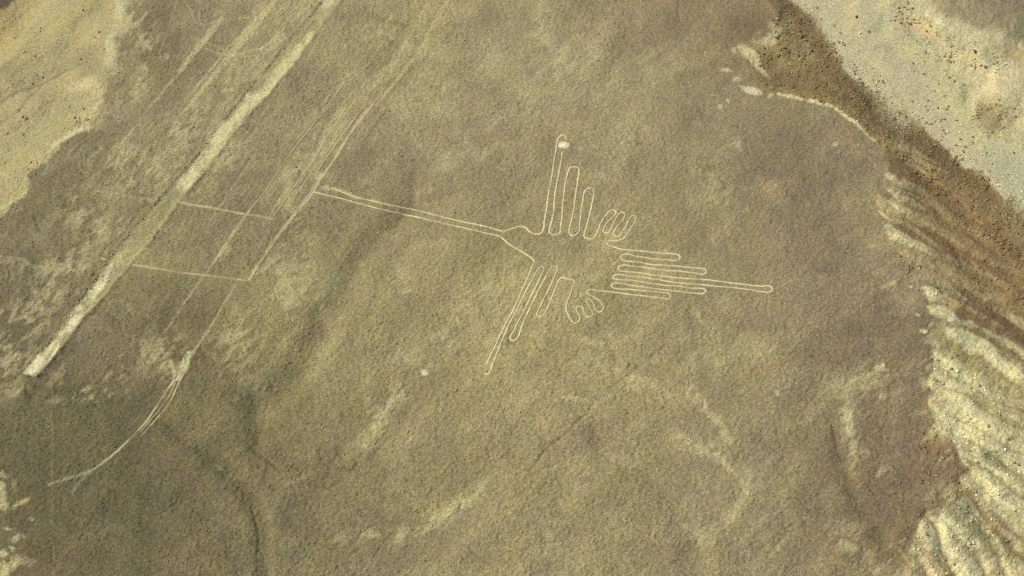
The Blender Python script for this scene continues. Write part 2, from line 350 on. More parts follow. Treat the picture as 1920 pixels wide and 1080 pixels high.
rmix(stroke([(1880, 300), (1900, 330), (1925, 380)], 46, 24, 10), (172, 170, 132), .7)
rmix(stroke([(1700, 100), (1750, 120), (1790, 190), (1840, 270)], 50, 24, 12, .3), (190, 182, 128), .7)
rmix(stroke([(1706, 30), (1730, 55), (1770, 72)], [24, 30, 20], 10, 10, .4), (200, 174, 124), .6)
rmix(stroke([(1735, 24), (1760, 40), (1790, 56)], [6, 8, 6], 5, 6, .3), (204, 190, 146), .8)
rmix(blob(1818, 98, 34, 18, 25, .5, 10, .2), (196, 174, 124), .6)
rmix(stroke([(1840, 118), (1848, 150), (1836, 190), (1832, 210)], [24, 50, 30, 10], 10, 10, .2), (206, 188, 142), .7)
rmix(stroke([(1870, 130), (1930, 130), (2100, 150)], 34, 12, 10, .3), (202, 186, 140), .6)
rmix(blob(1900, 100, 50, 14, 20, .5, 10, .4), (176, 154, 104), .7)
rmix(blob(1862, 225, 32, 30, 0, .6, 12, .5), (146, 130, 88), .8)
rmix(blob(1858, 190, 26, 14, 0, .6, 12, .4), (178, 158, 108), .7)
rmix(stroke([(1772, 62), (1800, 80), (1870, 110)], 22, 10, 8, .4), (170, 164, 122), .7)
# dark plateau beyond the wash
PLAT = [(1735, -260), (1738, 0), (1748, 14), (1786, 26), (1830, 48), (1880, 66), (1930, 90), (2260, 210), (2260, -260)]
mix(poly(PLAT, 9, 14), (148, 136, 100))
mix(blob(1900, 0, 60, 40, 10, .8, 20), (128, 116, 90), .7)

# ---- pale scars, pits and mottles on the plateau
def pat(cx, cy, rx, ry, ang=0, c=PALE, k=.95, br=.45, warp=6, soft=.5): mix(blob(cx, cy, rx, ry, ang, soft, warp, br), c, k)
pat(797, 699, 7, 6, 0, (214, 203, 150), 1, .1, 3, .4); pat(806, 688, 9, 5, -50, (176, 165, 116), .8, .4, 3)
pat(1057, 273, 8.5, 5, 0, (220, 208, 160), 1, 0, 2, .45); pat(1056, 272, 14, 9, 0, (164, 150, 108), .5, 0, 3)
pat(1100, 637, 14, 9, 10, (180, 168, 122), .8, .5); pat(1099, 622, 14, 5, 10, (140, 126, 86), .4, .2)
pat(1655, 688, 12, 6, 15, (198, 188, 138), .8, .6, 8); pat(1656, 684, 3, 3, 0, (214, 204, 158), .9, 0, 1)
pat(593, 330, 14, 7, -50, (192, 180, 130), .8, .5); pat(636, 357, 26, 5, 18, (186, 174, 126), .7, .5); pat(612, 350, 10, 5, 20, (190, 178, 130), .6, .3)
pat(668, 372, 10, 3, 18, (180, 168, 120), .6)
for p in [([(752, 738), (735, 765), (712, 790), (690, 815), (676, 838)], [10, 22, 26, 24, 14], (170, 160, 106), .6), ([(738, 742), (725, 775), (698, 812)], 9, (188, 178, 124), .6),
          ([(770, 1008), (810, 985), (840, 965), (880, 935), (910, 905)], [8, 14, 16, 10, 5], (176, 166, 114), .7), ([(800, 985), (835, 962), (870, 940)], [5, 7, 4], (194, 184, 134), .6),
          ([(1045, 870), (1020, 884)], [8, 5], (180, 168, 126), .5), ([(838, 640), (842, 658), (836, 672)], [4, 6, 3], (176, 164, 118), .6),
          ([(750, 548), (765, 545), (785, 551)], [3, 6, 3], (178, 166, 118), .7), ([(1150, 690), (1175, 704), (1215, 716)], [4, 6, 3], (182, 170, 124), .6),
          ([(1058, 745), (1085, 748), (1102, 752)], [3, 5, 4], (186, 174, 130), .7), ([(1310, 735), (1312, 760), (1345, 785), (1358, 820)], [5, 8, 14, 8], (172, 162, 118), .6),
          ([(1280, 820), (1300, 838), (1340, 850), (1378, 885)], [8, 14, 10, 8], (174, 164, 116), .6), ([(1285, 822), (1320, 836)], 5, (194, 184, 136), .6),
          ([(1398, 910), (1378, 950), (1360, 985)], [14, 14, 6], (178, 166, 120), .55), ([(1300, 565), (1308, 590), (1320, 610)], [10, 10, 5], (176, 164, 116), .5),
          ([(1586, 770), (1590, 800), (1602, 822), (1600, 850)], [12, 22, 16, 12], (186, 176, 122), .75), ([(1588, 790), (1600, 815)], 8, (206, 196, 142), .8),
          ([(1560, 735), (1600, 722), (1650, 700)], [20, 44, 14], (172, 160, 114), .5), ([(1610, 712), (1645, 696)], 6, (182, 170, 122), .7), ([(1660, 740), (1700, 735)], 10, (160, 146, 104), .4),
          ([(1580, 1020), (1600, 1030)], 14, (170, 158, 112), .6), ([(1440, 1030), (1420, 1060)], 26, (158, 148, 96), .4), ([(1325, 1000), (1335, 1015)], 14, (172, 162, 106), .5),
          ([(1660, 740), (1648, 755)], 8, (184, 174, 124), .6), ([(1356, 243), (1364, 250), (1372, 262)], 4, (170, 158, 112), .5), ([(1655, 540), (1680, 532)], 3, (186, 174, 130), .7),
          ([(1625, 458), (1650, 455), (1675, 460)], 3, (172, 158, 116), .6), ([(1390, 735), (1405, 738)], 3, (186, 176, 132), .8), ([(1455, 733), (1468, 738)], 3, (184, 174, 130), .8),
          ([(715, 60), (738, 72)], 6, (182, 170, 124), .6), ([(645, 84), (655, 86)], 4, (180, 170, 122), .6), ([(1115, 188), (1140, 195)], 3, (172, 160, 114), .5),
          ([(1210, 156), (1224, 158)], 3, (182, 172, 122), .6), ([(1095, 40), (1106, 46)], 6, (174, 164, 116), .5),
          ([(540, 905), (580, 890)], 6, (160, 150, 104), .5), ([(400, 868), (425, 888), (440, 900)], 4, (160, 148, 108), .5), ([(422, 856), (455, 840)], 3, (156, 146, 104), .4)]:
    mix(stroke(p[0], p[1], 5, 9, .95), p[2], min(1, p[3] * 1.15))
# rough ground: the pale subsoil shows between the stones
for pts, w, k in [([(420, 660), (500, 600), (560, 540)], 74, .5), ([(748, 732), (715, 785), (680, 835)], 34, .7), ([(640, 1005), (760, 1000), (840, 965), (915, 900)], [20, 34, 34, 12], .6), ([(1300, 738), (1345, 785), (1368, 832)], 24, .6),
                  ([(1275, 815), (1350, 850), (1405, 905)], 34, .55), ([(1560, 735), (1655, 700)], 44, .5), ([(1588, 765), (1606, 850), (1640, 885)], 40, .55), ([(1385, 925), (1362, 990), (1318, 1012)], 28, .5), ([(140, 395), (205, 425), (120, 500)], 60, .38),
                  ([(80, 550), (25, 640), (0, 710)], 80, .4), ([(320, 245), (430, 290)], 56, .5), ([(230, 285), (320, 335)], 66, .5), ([(250, 40), (285, 100), (250, 170)], 44, .5), ([(620, 250), (590, 310), (550, 390)], 60, .5), ([(690, 60), (780, 85)], 46, .45),
                  ([(1050, 60), (1075, 160)], 90, .4), ([(1120, 695), (1260, 742)], 26, .5), ([(1050, 738), (1110, 760)], 22, .6), ([(1190, 455), (1260, 475)], 24, .4), ([(1345, 235), (1385, 275)], 18, .45), ([(830, 640), (770, 665)], 44, .45), ([(820, 690), (850, 660)], 20, .5),
                  ([(330, 640), (250, 680), (190, 740)], 44, .45), ([(90, 735), (200, 745)], 28, .5), ([(1580, 1000), (1640, 1060)], 60, .4), ([(1440, 1010), (1400, 1070)], 50, .35), ([(430, 150), (370, 230)], 50, .45), ([(940, 600), (880, 560)], 80, .3), ([(560, 450), (500, 520)], 60, .4)]:
    (_sy, _sx), _m = stroke(pts, w, (max(w) if hasattr(w, '__len__') else w) * .5, 14)
    mix(((_sy, _sx), _m * smooth(.44, .62, NSF[_sy, _sx])), (186, 174, 124), k)
# mottled ground at left
for p in [(268, 40, 16, 30, -20), (240, 20, 16, 24, 0), (308, 108, 16, 4, 5), (272, 136, 8, 4, 0), (250, 172, 16, 9, 20), (205, 178, 12, 10, 0), (222, 210, 14, 8, 0), (320, 240, 22, 12, -20), (285, 260, 14, 6, 0), (290, 45, 10, 8, 0),
          (255, 320, 60, 20, -20), (360, 190, 20, 7, -50), (180, 300, 20, 20, 0), (150, 400, 36, 14, -30), (170, 440, 20, 12, -40), (190, 415, 22, 8, 10), (40, 580, 26, 12, -30), (25, 640, 40, 22, -20), (110, 545, 30, 16, -40),
          (60, 610, 22, 8, 0), (20, 680, 24, 14, 0), (140, 738, 34, 12, 10), (30, 738, 14, 6, 0), (4, 585, 8, 5, 0), (370, 270, 26, 10, -40), (420, 285, 20, 12, -30), (440, 160, 20, 10, -40), (115, 690, 14, 22, 0),
          (330, 690, 26, 20, -40), (300, 680, 30, 6, 20), (40, 500, 50, 8, 15), (130, 495, 30, 8, 0), (370, 345, 20, 10, 0), (480, 610, 50, 20, -50), (460, 340, 40, 12, -40), (560, 300, 30, 12, -50), (250, 660, 40, 8, -50)]:
    (_sy, _sx), _m = blob(p[0], p[1], p[2] * 1.4, p[3] * 1.4, p[4], .9, 16)
    mix(((_sy, _sx), _m * smooth(.47, .66, NSF[_sy, _sx])), (184, 172, 124), .42)
for p in [(2, 890, 10, 16, 90), (0, 920, 8, 26, 0), (4, 950, 12, 8, 0), (28, 950, 10, 4, -40), (46, 940, 10, 4, -40), (60, 972, 7, 4, 0), (12, 990, 9, 2, 0), (32, 1010, 9, 5, -50), (44, 1006, 5, 5, 0), (24, 1030, 5, 5, 0), (28, 1056, 18, 10, -25), (6, 1070, 14, 16, 0), (4, 1036, 10, 6, 0)]:
    mix(blob(*p, .7, 8, .8), (190, 178, 124), .8)
for p in [(28, 1056, 16, 9), (0, 910, 6, 20)]: mix(blob(p[0] + 26, p[1], p[2], p[3], 0, .6, 8, .6), (150, 138, 96), .7)

# ---- shallow drainages: dug, with the shade of their walls also darkened into the colour
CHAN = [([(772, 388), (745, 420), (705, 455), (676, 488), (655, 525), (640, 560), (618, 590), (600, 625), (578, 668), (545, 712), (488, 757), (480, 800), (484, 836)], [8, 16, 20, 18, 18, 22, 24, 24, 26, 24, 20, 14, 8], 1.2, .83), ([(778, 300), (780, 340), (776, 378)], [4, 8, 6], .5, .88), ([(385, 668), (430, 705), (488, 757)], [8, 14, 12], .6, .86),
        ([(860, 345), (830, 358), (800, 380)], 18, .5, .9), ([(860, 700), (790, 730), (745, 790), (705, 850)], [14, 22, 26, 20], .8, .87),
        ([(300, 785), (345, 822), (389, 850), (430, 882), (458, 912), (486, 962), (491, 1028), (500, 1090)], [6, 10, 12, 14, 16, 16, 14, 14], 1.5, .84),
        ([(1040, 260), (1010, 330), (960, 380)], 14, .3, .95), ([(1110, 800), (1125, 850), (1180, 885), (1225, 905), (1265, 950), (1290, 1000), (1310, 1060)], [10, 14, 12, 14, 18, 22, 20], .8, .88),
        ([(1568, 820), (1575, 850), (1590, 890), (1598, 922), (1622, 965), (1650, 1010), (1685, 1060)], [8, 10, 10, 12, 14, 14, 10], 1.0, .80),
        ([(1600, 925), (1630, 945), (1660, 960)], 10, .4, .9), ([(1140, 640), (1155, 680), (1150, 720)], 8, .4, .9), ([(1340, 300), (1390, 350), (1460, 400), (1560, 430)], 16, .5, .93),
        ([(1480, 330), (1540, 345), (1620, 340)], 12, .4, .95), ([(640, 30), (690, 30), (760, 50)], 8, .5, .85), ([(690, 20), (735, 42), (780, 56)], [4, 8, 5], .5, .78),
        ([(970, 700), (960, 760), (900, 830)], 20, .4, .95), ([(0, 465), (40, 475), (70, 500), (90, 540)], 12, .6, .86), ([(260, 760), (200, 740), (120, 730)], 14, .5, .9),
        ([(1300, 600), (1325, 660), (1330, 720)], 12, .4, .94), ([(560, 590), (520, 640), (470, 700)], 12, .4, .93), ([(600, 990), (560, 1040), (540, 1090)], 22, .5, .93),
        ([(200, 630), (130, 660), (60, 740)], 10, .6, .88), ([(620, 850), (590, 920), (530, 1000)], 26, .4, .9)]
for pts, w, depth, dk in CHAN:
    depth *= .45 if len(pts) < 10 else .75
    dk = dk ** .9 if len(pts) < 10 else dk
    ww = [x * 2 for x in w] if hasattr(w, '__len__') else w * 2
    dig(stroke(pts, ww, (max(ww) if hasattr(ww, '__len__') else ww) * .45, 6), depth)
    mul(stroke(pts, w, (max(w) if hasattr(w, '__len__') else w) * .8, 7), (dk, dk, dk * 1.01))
# narrow cracks
CRACK = [([(1115, 755), (1100, 775), (1065, 808), (1025, 842), (992, 890)], [2, 4, 4, 4, 2], .4), ([(1256, 640), (1230, 662), (1195, 690), (1150, 725)], [2, 3, 3, 1], .35), ([(1040, 872), (1020, 880), (995, 892)], [2, 4, 2], .3),
         ([(470, 840), (490, 855), (510, 870), (525, 885)], [5, 7, 5, 3], .5), ([(1545, 770), (1560, 800), (1572, 845)], [1, 3, 2], .3), ([(65, 408), (72, 425), (78, 435)], [5, 6, 3], .5),
         ([(120, 470), (122, 480)], 2, .3), ([(900, 345), (880, 350), (820, 375)], 2, .2), ([(470, 950), (478, 975), (485, 1020)], [3, 4, 3], .4)]
for pts, w, depth in CRACK:
    depth *= .4
    dig(stroke(pts, [x + 2 for x in w] if hasattr(w, '__len__') else w + 2, 1.6, 4), depth); mul(stroke(pts, w, 2, 5, .6), (.80, .80, .80))

# ---- old tracks and faded lines scratched on the pampa: (points, width, colour, strength, breakup, berm)
FADED = [
    ([(417, 33), (375, 85), (337, 133), (307, 170), (270, 215), (233, 263), (193, 317)], [10, 12, 7, 5, 4, 3, 2], (176, 166, 116), .7, .4),
    ([(517, 0), (495, 26), (473, 53), (443, 90), (407, 133), (367, 183), (340, 215)], [10, 12, 16, 16, 12, 8, 3], (176, 167, 114), .75, .3),
    ([(480, 33), (455, 62), (430, 87), (393, 133), (347, 190)], [3, 4, 4, 5, 3], (188, 178, 126), .7, .3),
    ([(533, 70), (505, 92), (480, 117), (455, 150), (430, 190)], [10, 8, 6, 5, 3], (178, 168, 118), .6, .4),
    ([(600, 0), (563, 22), (525, 60), (490, 92)], [3, 4, 5, 6], (180, 170, 118), .6, .4),
    ([(247, -20), (246, 40), (245, 77), (248, 113)], 3, (178, 164, 118), .6, .3), ([(333, 0), (322, 35), (310, 70), (290, 120)], 3, (160, 146, 104), .6, .3),
    ([(343, -10), (355, 20), (367, 40), (395, 55)], 3, (168, 154, 110), .6, .3), ([(350, -10), (385, 10), (417, 23), (440, 40)], 3, (162, 150, 106), .6, .3),
    ([(383, 90), (410, 100), (433, 103), (460, 98), (490, 90), (533, 63)], [3, 5, 6, 4, 5, 5], (180, 170, 120), .65, .4), ([(385, 45), (423, 37), (470, 32)], 3, (178, 166, 116), .5, .3),
    ([(360, 70), (400, 85), (432, 98), (470, 108)], 5, (176, 166, 116), .5, .5), ([(400, 40), (380, 75), (350, 110)], 8, (168, 156, 112), .5, .5),
    ([(840, 0), (815, 40), (787, 93), (750, 140), (720, 180), (703, 200)], [9, 9, 7, 8, 8, 5], (176, 165, 114), .6, .35),
    ([(805, 0), (780, 45), (755, 95), (725, 140), (700, 178)], 4, (168, 156, 108), .5, .3), ([(735, 28), (700, 80), (675, 118)], 4, (172, 160, 112), .45, .4),
    ([(680, 107), (665, 128), (650, 143), (610, 207)], 4, (180, 168, 118), .6, .3), ([(573, 193), (550, 228), (527, 260)], 3, (130, 118, 82), .6, .2),
    ([(760, 95), (735, 130), (690, 160), (650, 200), (620, 245)], 30, (170, 159, 108), .35, .5), ([(640, 215), (600, 290), (580, 320)], 34, (170, 159, 110), .4, .5), ([(560, 290), (525, 330), (490, 380)], 20, (172, 162, 112), .3, .5),
    ([(443, 533), (428, 555), (413, 580), (393, 613), (370, 650), (350, 680)], [4, 4, 5, 5, 6, 10], (176, 164, 116), .6, .3), ([(383, 516), (365, 540), (350, 563), (330, 592), (308, 625)], [4, 5, 6, 6, 3], (166, 154, 110), .75, .2),
    ([(292, 555), (280, 575), (277, 593), (280, 640)], 2, (166, 152, 110), .5, .3), ([(320, 540), (310, 560), (300, 580)], 2, (160, 148, 106), .4, .3), ([(330, 555), (315, 575)], 2, (160, 148, 106), .4, .3),
    ([(293, 640), (305, 660), (316, 680)], 4, (166, 154, 112), .5, .3), ([(308, 628), (325, 660)], 2, (166, 154, 112), .5, .3), ([(355, 662), (345, 690), (334, 712)], [10, 20, 8], (190, 182, 134), .7, .5), ([(320, 675), (328, 700), (324, 720)], 7, (186, 176, 128), .6, .4),
    ([(167, 887), (150, 905), (135, 925)], 8, (152, 142, 100), .5, .4), ([(200, 863), (167, 887), (127, 897), (90, 910)], [7, 8, 8, 4], (162, 151, 108), .6, .4), ([(97, 720), (97, 800), (98, 900), (100, 1090)], 3, (142, 131, 92), .45, .3),
    ([(180, 358), (240, 366), (293, 377)], 3, (168, 156, 110), .6, .3), ([(293, 375), (310, 380), (338, 378)], 6, (150, 138, 96), .6, .2),
    ([(190, 483), (205, 490), (225, 492)], [4, 7, 4], (186, 172, 124), .7, .3), ([(110, 508), (160, 505), (195, 500)], 3, (158, 146, 104), .5, .3),
    ([(430, 465), (412, 486)], 12, (170, 160, 110), .5, .4), ([(480, 500), (468, 522)], 7, (178, 168, 118), .5, .3), ([(1410, 430), (1390, 445)], 2, (170, 160, 118), .4, .2), ([(1210, 60), (1190, 120), (1180, 150)], 2, (160, 146, 104), .5, .2),
    ([(640, 345), (700, 360), (760, 375)], 2, (150, 138, 96), .3, .3), ([(800, 370), (860, 350), (900, 335)], 2, (164, 152, 108), .4, .3), ([(0, 480), (40, 485), (60, 500), (140, 505)], 6, (166, 155, 110), .45, .5)]
for pts, w, c, k, br in FADED:
    w = [x * .85 for x in w] if hasattr(w, '__len__') else w * .85
    mix(stroke(pts, w, 2.0, 2.2, min(.9, br + .18)), np.array(c) + 6, min(1, k * 1.15))
# many hair-thin parallel scratches beside the old lines
for k_ in range(46):
    a0 = _rng.rand(); o_ = _rng.choice([-1, 1]) * (14 + 70 * _rng.rand()); cx_, cy_ = 330 + 260 * (1 - a0) + o_ * .8, 380 * a0 + o_ * .55 - 10
    if k_ % 2: cx_, cy_ = 560 + 220 * (1 - a0) + _rng.randn() * 26, 380 * a0 + _rng.randn() * 14
    L_ = 30 + 90 * _rng.rand(); an_ = math.radians(125 + _rng.randn() * 4)
    mix(stroke([(cx_ - L_ * math.cos(an_), cy_ - L_ * math.sin(an_)), (cx_ + L_ * math.cos(an_), cy_ + L_ * math.sin(an_))], 1.6 + 1.5 * _rng.rand(), 1.5, 1.5, .8), (178, 166, 118) if _rng.rand() < .75 else (112, 101, 70), .55)
DARKS = [([(603, 0), (567, 43), (513, 110), (470, 165)], [2, 3, 3, 3], .68), ([(433, 207), (405, 243), (380, 277), (330, 335), (293, 377)], [3, 5, 5, 4, 3], .70), ([(240, 440), (210, 478)], 4, .72), ([(463, 155), (437, 190), (430, 205)], 6, .78),
         ([(337, 130), (307, 170), (262, 226)], 2, .75), ([(380, 150), (352, 186)], 2, .75), ([(80, 705), (60, 706), (45, 704)], 3, .6), ([(128, 640), (110, 665), (90, 690)], [2, 4, 4], .66), ([(160, 597), (200, 552)], 3, .8), ([(590, 66), (547, 126), (502, 183)], 3, .84),
         ([(247, 494), (205, 552)], 3, .84), ([(443, 247), (400, 303), (360, 355)], 3, .88), ([(337, 377), (300, 430)], 3, .88)]
for pts, w, f in DARKS:  # berm shade at the strip edges painted into the colour, plus dark track lines
    f = f ** .6
    mul(stroke(pts, w, 1.8, 2.5, .3), (f, f, f))

# ---- the long cleared trapezoid
SL = [(615, -18), (603, 0), (567, 43), (513, 110), (433, 207), (380, 277), (330, 333), (293, 377), (240, 440), (197, 490), (167, 540), (123, 593), (93, 637), (37, 700)]
SR = [(650, -18), (636, 2), (590, 63), (547, 123), (500, 180), (443, 243), (400, 300), (357, 353), (337, 373), (300, 427), (247, 490), (200, 550), (160, 593), (127, 637), (67, 707)]
strip_poly = SL + SR[::-1]
SM = poly(strip_poly, 2.2, 4.0)
SFULL = np.zeros(GU.shape, np.float32); SFULL[SM[0][0], SM[0][1]] = SM[1]
def smix(m, colour, k=1.0):
    (sy, sx), mm = m
    mix(((sy, sx), mm * SFULL[sy, sx]), colour, k)
mix(SM, (162, 151, 106), .92)
mid = [((a[0] + b[0]) / 2, (a[1] + b[1]) / 2) for a, b in zip(SL, [SR[i] for i in (0, 1, 2, 3, 5, 6, 7, 8, 9, 10, 11, 12, 13, 14)])]
smix(stroke([(618, 2), (603, 8)], 18, 5, 3, .2), (206, 194, 148), .9)
smix(stroke([(610, 14), (585, 48)], 20, 6, 4, .4), (182, 172, 124), .7)
smix(stroke([(588, 50), (578, 58)], 26, 5, 4), (150, 138, 98), .7)
smix(stroke([(582, 66), (540, 120), (500, 172), (470, 200)], [20, 30, 30, 20], 8, 5, .6), (194, 184, 130), .85)
smix(stroke([(476, 184), (440, 225), (405, 262), (370, 310), (340, 352)], [22, 24, 26, 22, 18], 9, 4, .5), (203, 193, 140), .95)
smix(stroke([(340, 352), (318, 376)], 16, 6, 4, .2), (160, 148, 106), .7)
smix(stroke([(318, 385), (270, 440), (238, 478)], 30, 8, 5, .2), (156, 146, 98), .75)
smix(stroke([(240, 470), (215, 494)], [10, 16], 6, 4, .4), (190, 172, 120), .7)
smix(stroke([(208, 500), (186, 535), (165, 562)], [16, 20, 20], 6, 5, .6), (212, 200, 150), .95)
smix(stroke([(168, 565), (150, 580)], 14, 5, 4, .4), (158, 148, 102), .7)
smix(stroke([(148, 582), (138, 605), (128, 625)], [22, 22, 12], 6, 5, .5), (216, 204, 156), .95)
smix(stroke([(118, 628), (100, 652), (80, 676)], [8, 20, 22], 5, 5, .7), (214, 202, 150), .95)
smix(stroke([(75, 680), (50, 700)], [22, 14], 5, 5, .4), (217, 204, 157), .95)
COL *= (1 + (.34 * (NS - .55)) * SFULL)[..., None]
smix(stroke([(110, 640), (90, 670), (75, 695)], 6, 3, 6, .7, N4), (138, 126, 84), .6)
_rs = (np.clip(RFULL, 0, 1) * (1 - BFULL))[..., None]; COL *= 1 + (.07 + .10 * smooth(600, 700, GV)[..., None]) * _rs
COL *= 1 - .17 * LFULL[..., None]
COL *= (1 - .09 * smooth(.52, .40, NS) * np.clip(RFULL * (1 - .9 * BFULL) * .8, 0, 1))[..., None]
mix(blob(1752, 874, 58, 46, 0, .9, 34, .6), (124, 98, 72), .65)
rmix(poly([(1700, 300), (1800, 340), (1930, 480), (1930, 600), (1800, 540), (1720, 440)], 40, 20), (132, 102, 68), .38)
# crumbling rim: bare pale patches bite into the dark gravel
_near = np.maximum(smooth(46, 2, DE0) * smooth(380, 640, GV), smooth(40, 2, seg_dist(GU, GV, LEFT_EDGE)[0])) * (1 - np.clip(RFULL + LFULL, 0, 1))
mix((FULL, _near * smooth(.50, .62, NSF)), (186, 172, 124), .6)
_in = smooth(30, 2, DE0) * RFULL * smooth(560, 640, GV)
# ---- relief of the slopes (metres); ravine and hillside fall away from the pampa
DE, SE, _, _ = seg_dist(GU + WU * 8, GV + WV * 8, EDGE)
DT, ST, _, _ = seg_dist(GU, GV, TOE)
DL, _, _, _ = seg_dist(GU + WU * 8, GV + WV * 8, LEFT_EDGE)
DF, _, _, _ = seg_dist(GU, GV, FAR)
sl = np.where(RFULL > .5, DE, 0)
toe_f = DE / (DE + DT + 1e-3)
inbed = np.clip(BFULL + np.where(np.zeros(GU.shape) > 0, 1, 0), 0, 1)
upper = smooth(560, 420, GV)            # above: a short side down to the wash; below: a long gullied side
_fm = np.zeros(GU.shape, np.float32); _fm[FM[0][0], FM[0][1]] = FM[1]
BEDZ = 3.2 + 3.3 * smooth(-60, 260, GV)
d1 = BEDZ * smooth(0, 1, np.where((BFULL > .5) | (_fm > .02) | (DF < 30), 1, toe_f))
d2 = 8.0 * (1 - np.exp(-(sl / 150.0) ** 1.5))
fall = (d1 * upper + d2 * (1 - upper)) * smooth(0, 14, sl)
farm = np.zeros(GU.shape, np.float32); farm[FM[0][0], FM[0][1]] = FM[1]
pm = poly(PLAT, 12, 14); pl = np.zeros(GU.shape, np.float32); pl[pm[0][0], pm[0][1]] = pm[1]
fall = fall - np.clip(farm, 0, 1) * BEDZ * .6 * smooth(6, 130, np.where(farm > .5, DF, 0)) * upper
rr = np.clip(RFULL, 0, 1)
HGT -= (fall * rr).astype(np.float32)
HGT += ((N2 - .5) * 2.0 * np.clip(farm, 0, 1)).astype(np.float32)
HGT -= (8.0 * smooth(0, 240, np.where(LFULL > .5, DL, 0)) * LFULL).astype(np.float32)
# ridges and gullies of the ravine side run down to the lower right
ridge_old = 0
ridge = SPUR; _unused = (0 and fbm((GU * .50 - GV * .866) * 1.0, (GU * .866 + GV * .50) * .22, 46, 3, 21, .42))
side = rr * (1 - BFULL) * (1 - farm)
HGT += ((SPUR - .5) * 2.4 * side * _tog * smooth(8, 90, sl)).astype(np.float32)
lr = fbm((GU * .6 + GV * .8), (GU * -.8 + GV * .6) * .3, 44, 3, 23, .4)
HGT += ((lr - .5) * 3.2 * LFULL * smooth(0, 50, DL)).astype(np.float32)
for pts, w, dpt in [([(-60, 215), (40, 170), (75, 160), (110, 140), (200, 92)], 12, .7), ([(-60, 280), (40, 200), (75, 162)], 12, .6), ([(-40, 140), (30, 105), (105, 35)], 14, .35),
                    ([(1736, 970), (1752, 990), (1766, 1020), (1790, 1090)], 20, 1.8), ([(1776, 930), (1830, 968), (1860, 1000)], 12, .9), ([(1768, 622), (1820, 670), (1900, 730), (2000, 800)], 26, 1.3),
                    ([(1750, 600), (1820, 600), (1900, 640), (1980, 700)], 30, 1.4), ([(1700, 500), (1780, 520), (1880, 580), (1980, 640)], 28, 1.3), ([(1820, 900), (1860, 955), (1940, 1040)], 34, 1.6), ([(1800, 800), (1870, 835), (1960, 880)], 22, 1.2), ([(1650, 300), (1720, 330), (1800, 400), (1900, 480)], 28, 1.0)]:
    dig(stroke(pts, w * 1.3, w * .8, 4), dpt * .45)
HGT += ((N1 - .5) * 2.2 + (N2 - .5) * .55).astype(np.float32)
HGT += ((N3 - .5) * .13 * (1 + 3.0 * side + .4 * farm)).astype(np.float32)
for pts, w in GULLY: dig(stroke(pts, [3 + w * t for t in np.linspace(.8, 2.4, len(pts))], 12, 8), .62)
# cleared strip lies lower, with a stone berm along each edge
HGT -= .12 * SFULL
HGT -= (.16 * VEIN * (1 - np.clip(RFULL + LFULL, 0, 1))).astype(np.float32)
for e in (SL, SR): dig(stroke(e, 6, 3, 3), -.16)
# map of the loose rock: how much big rock lies where
ROCK = np.zeros(GU.shape, np.float32)
def strew(m, k):
    (sy, sx), mm = m; ROCK[sy, sx] = np.maximum(ROCK[sy, sx], mm * k)
strew(stroke([(1490, 20), (1550, 90), (1600, 150), (1700, 225), (1790, 310), (1880, 390), (1940, 450)], [20, 40, 60, 60, 60, 70, 80], 30, 14), .55)
strew(poly([(1450, 20), (1500, 30), (1560, 100), (1700, 215), (1900, 400), (1900, 480), (1760, 360), (1650, 270), (1560, 190), (1400, 140), (1440, 90)], 12, 14), .9)
strew(stroke([(1400, 120), (1450, 145), (1520, 160), (1600, 190), (1700, 250), (1780, 330)], [16, 30, 50, 40, 40, 30], 14, 10), 1.0)
strew(stroke([(1500, 10), (1570, 90), (1620, 150), (1700, 200), (1780, 260), (1860, 330)], 40, 26, 12), .35)
strew(stroke([(1690, 20), (1730, 60), (1780, 90), (1860, 120)], 50, 20, 12), .5); strew(blob(1860, 225, 34, 30, 0, .5, 12), .9); strew(blob(1760, 170, 60, 60, 0, .7, 12), .16)
strew(stroke([(1700, 500), (1800, 540), (1900, 520)], 50, 20, 12), .2); strew(poly([(1740, 640), (1920, 730), (1920, 1080), (1700, 1080)], 20, 14), .12)
strew(stroke([(0, 150), (60, 130), (130, 90)], 60, 20, 12), .08); strew(poly([(-100, 100), (200, -50), (200, 200), (60, 320), (-100, 400)], 20, 10), .05); strew(stroke(TOE, 30, 26, 14), .6); strew(stroke([(150, 230), (100, 280), (60, 320)], 24, 10, 12), .2); strew(stroke([(30, 110), (100, 60)], 14, 8, 10), .2)
strew(stroke([(1840, 430), (1900, 480), (1940, 560)], 50, 20, 12), .6)
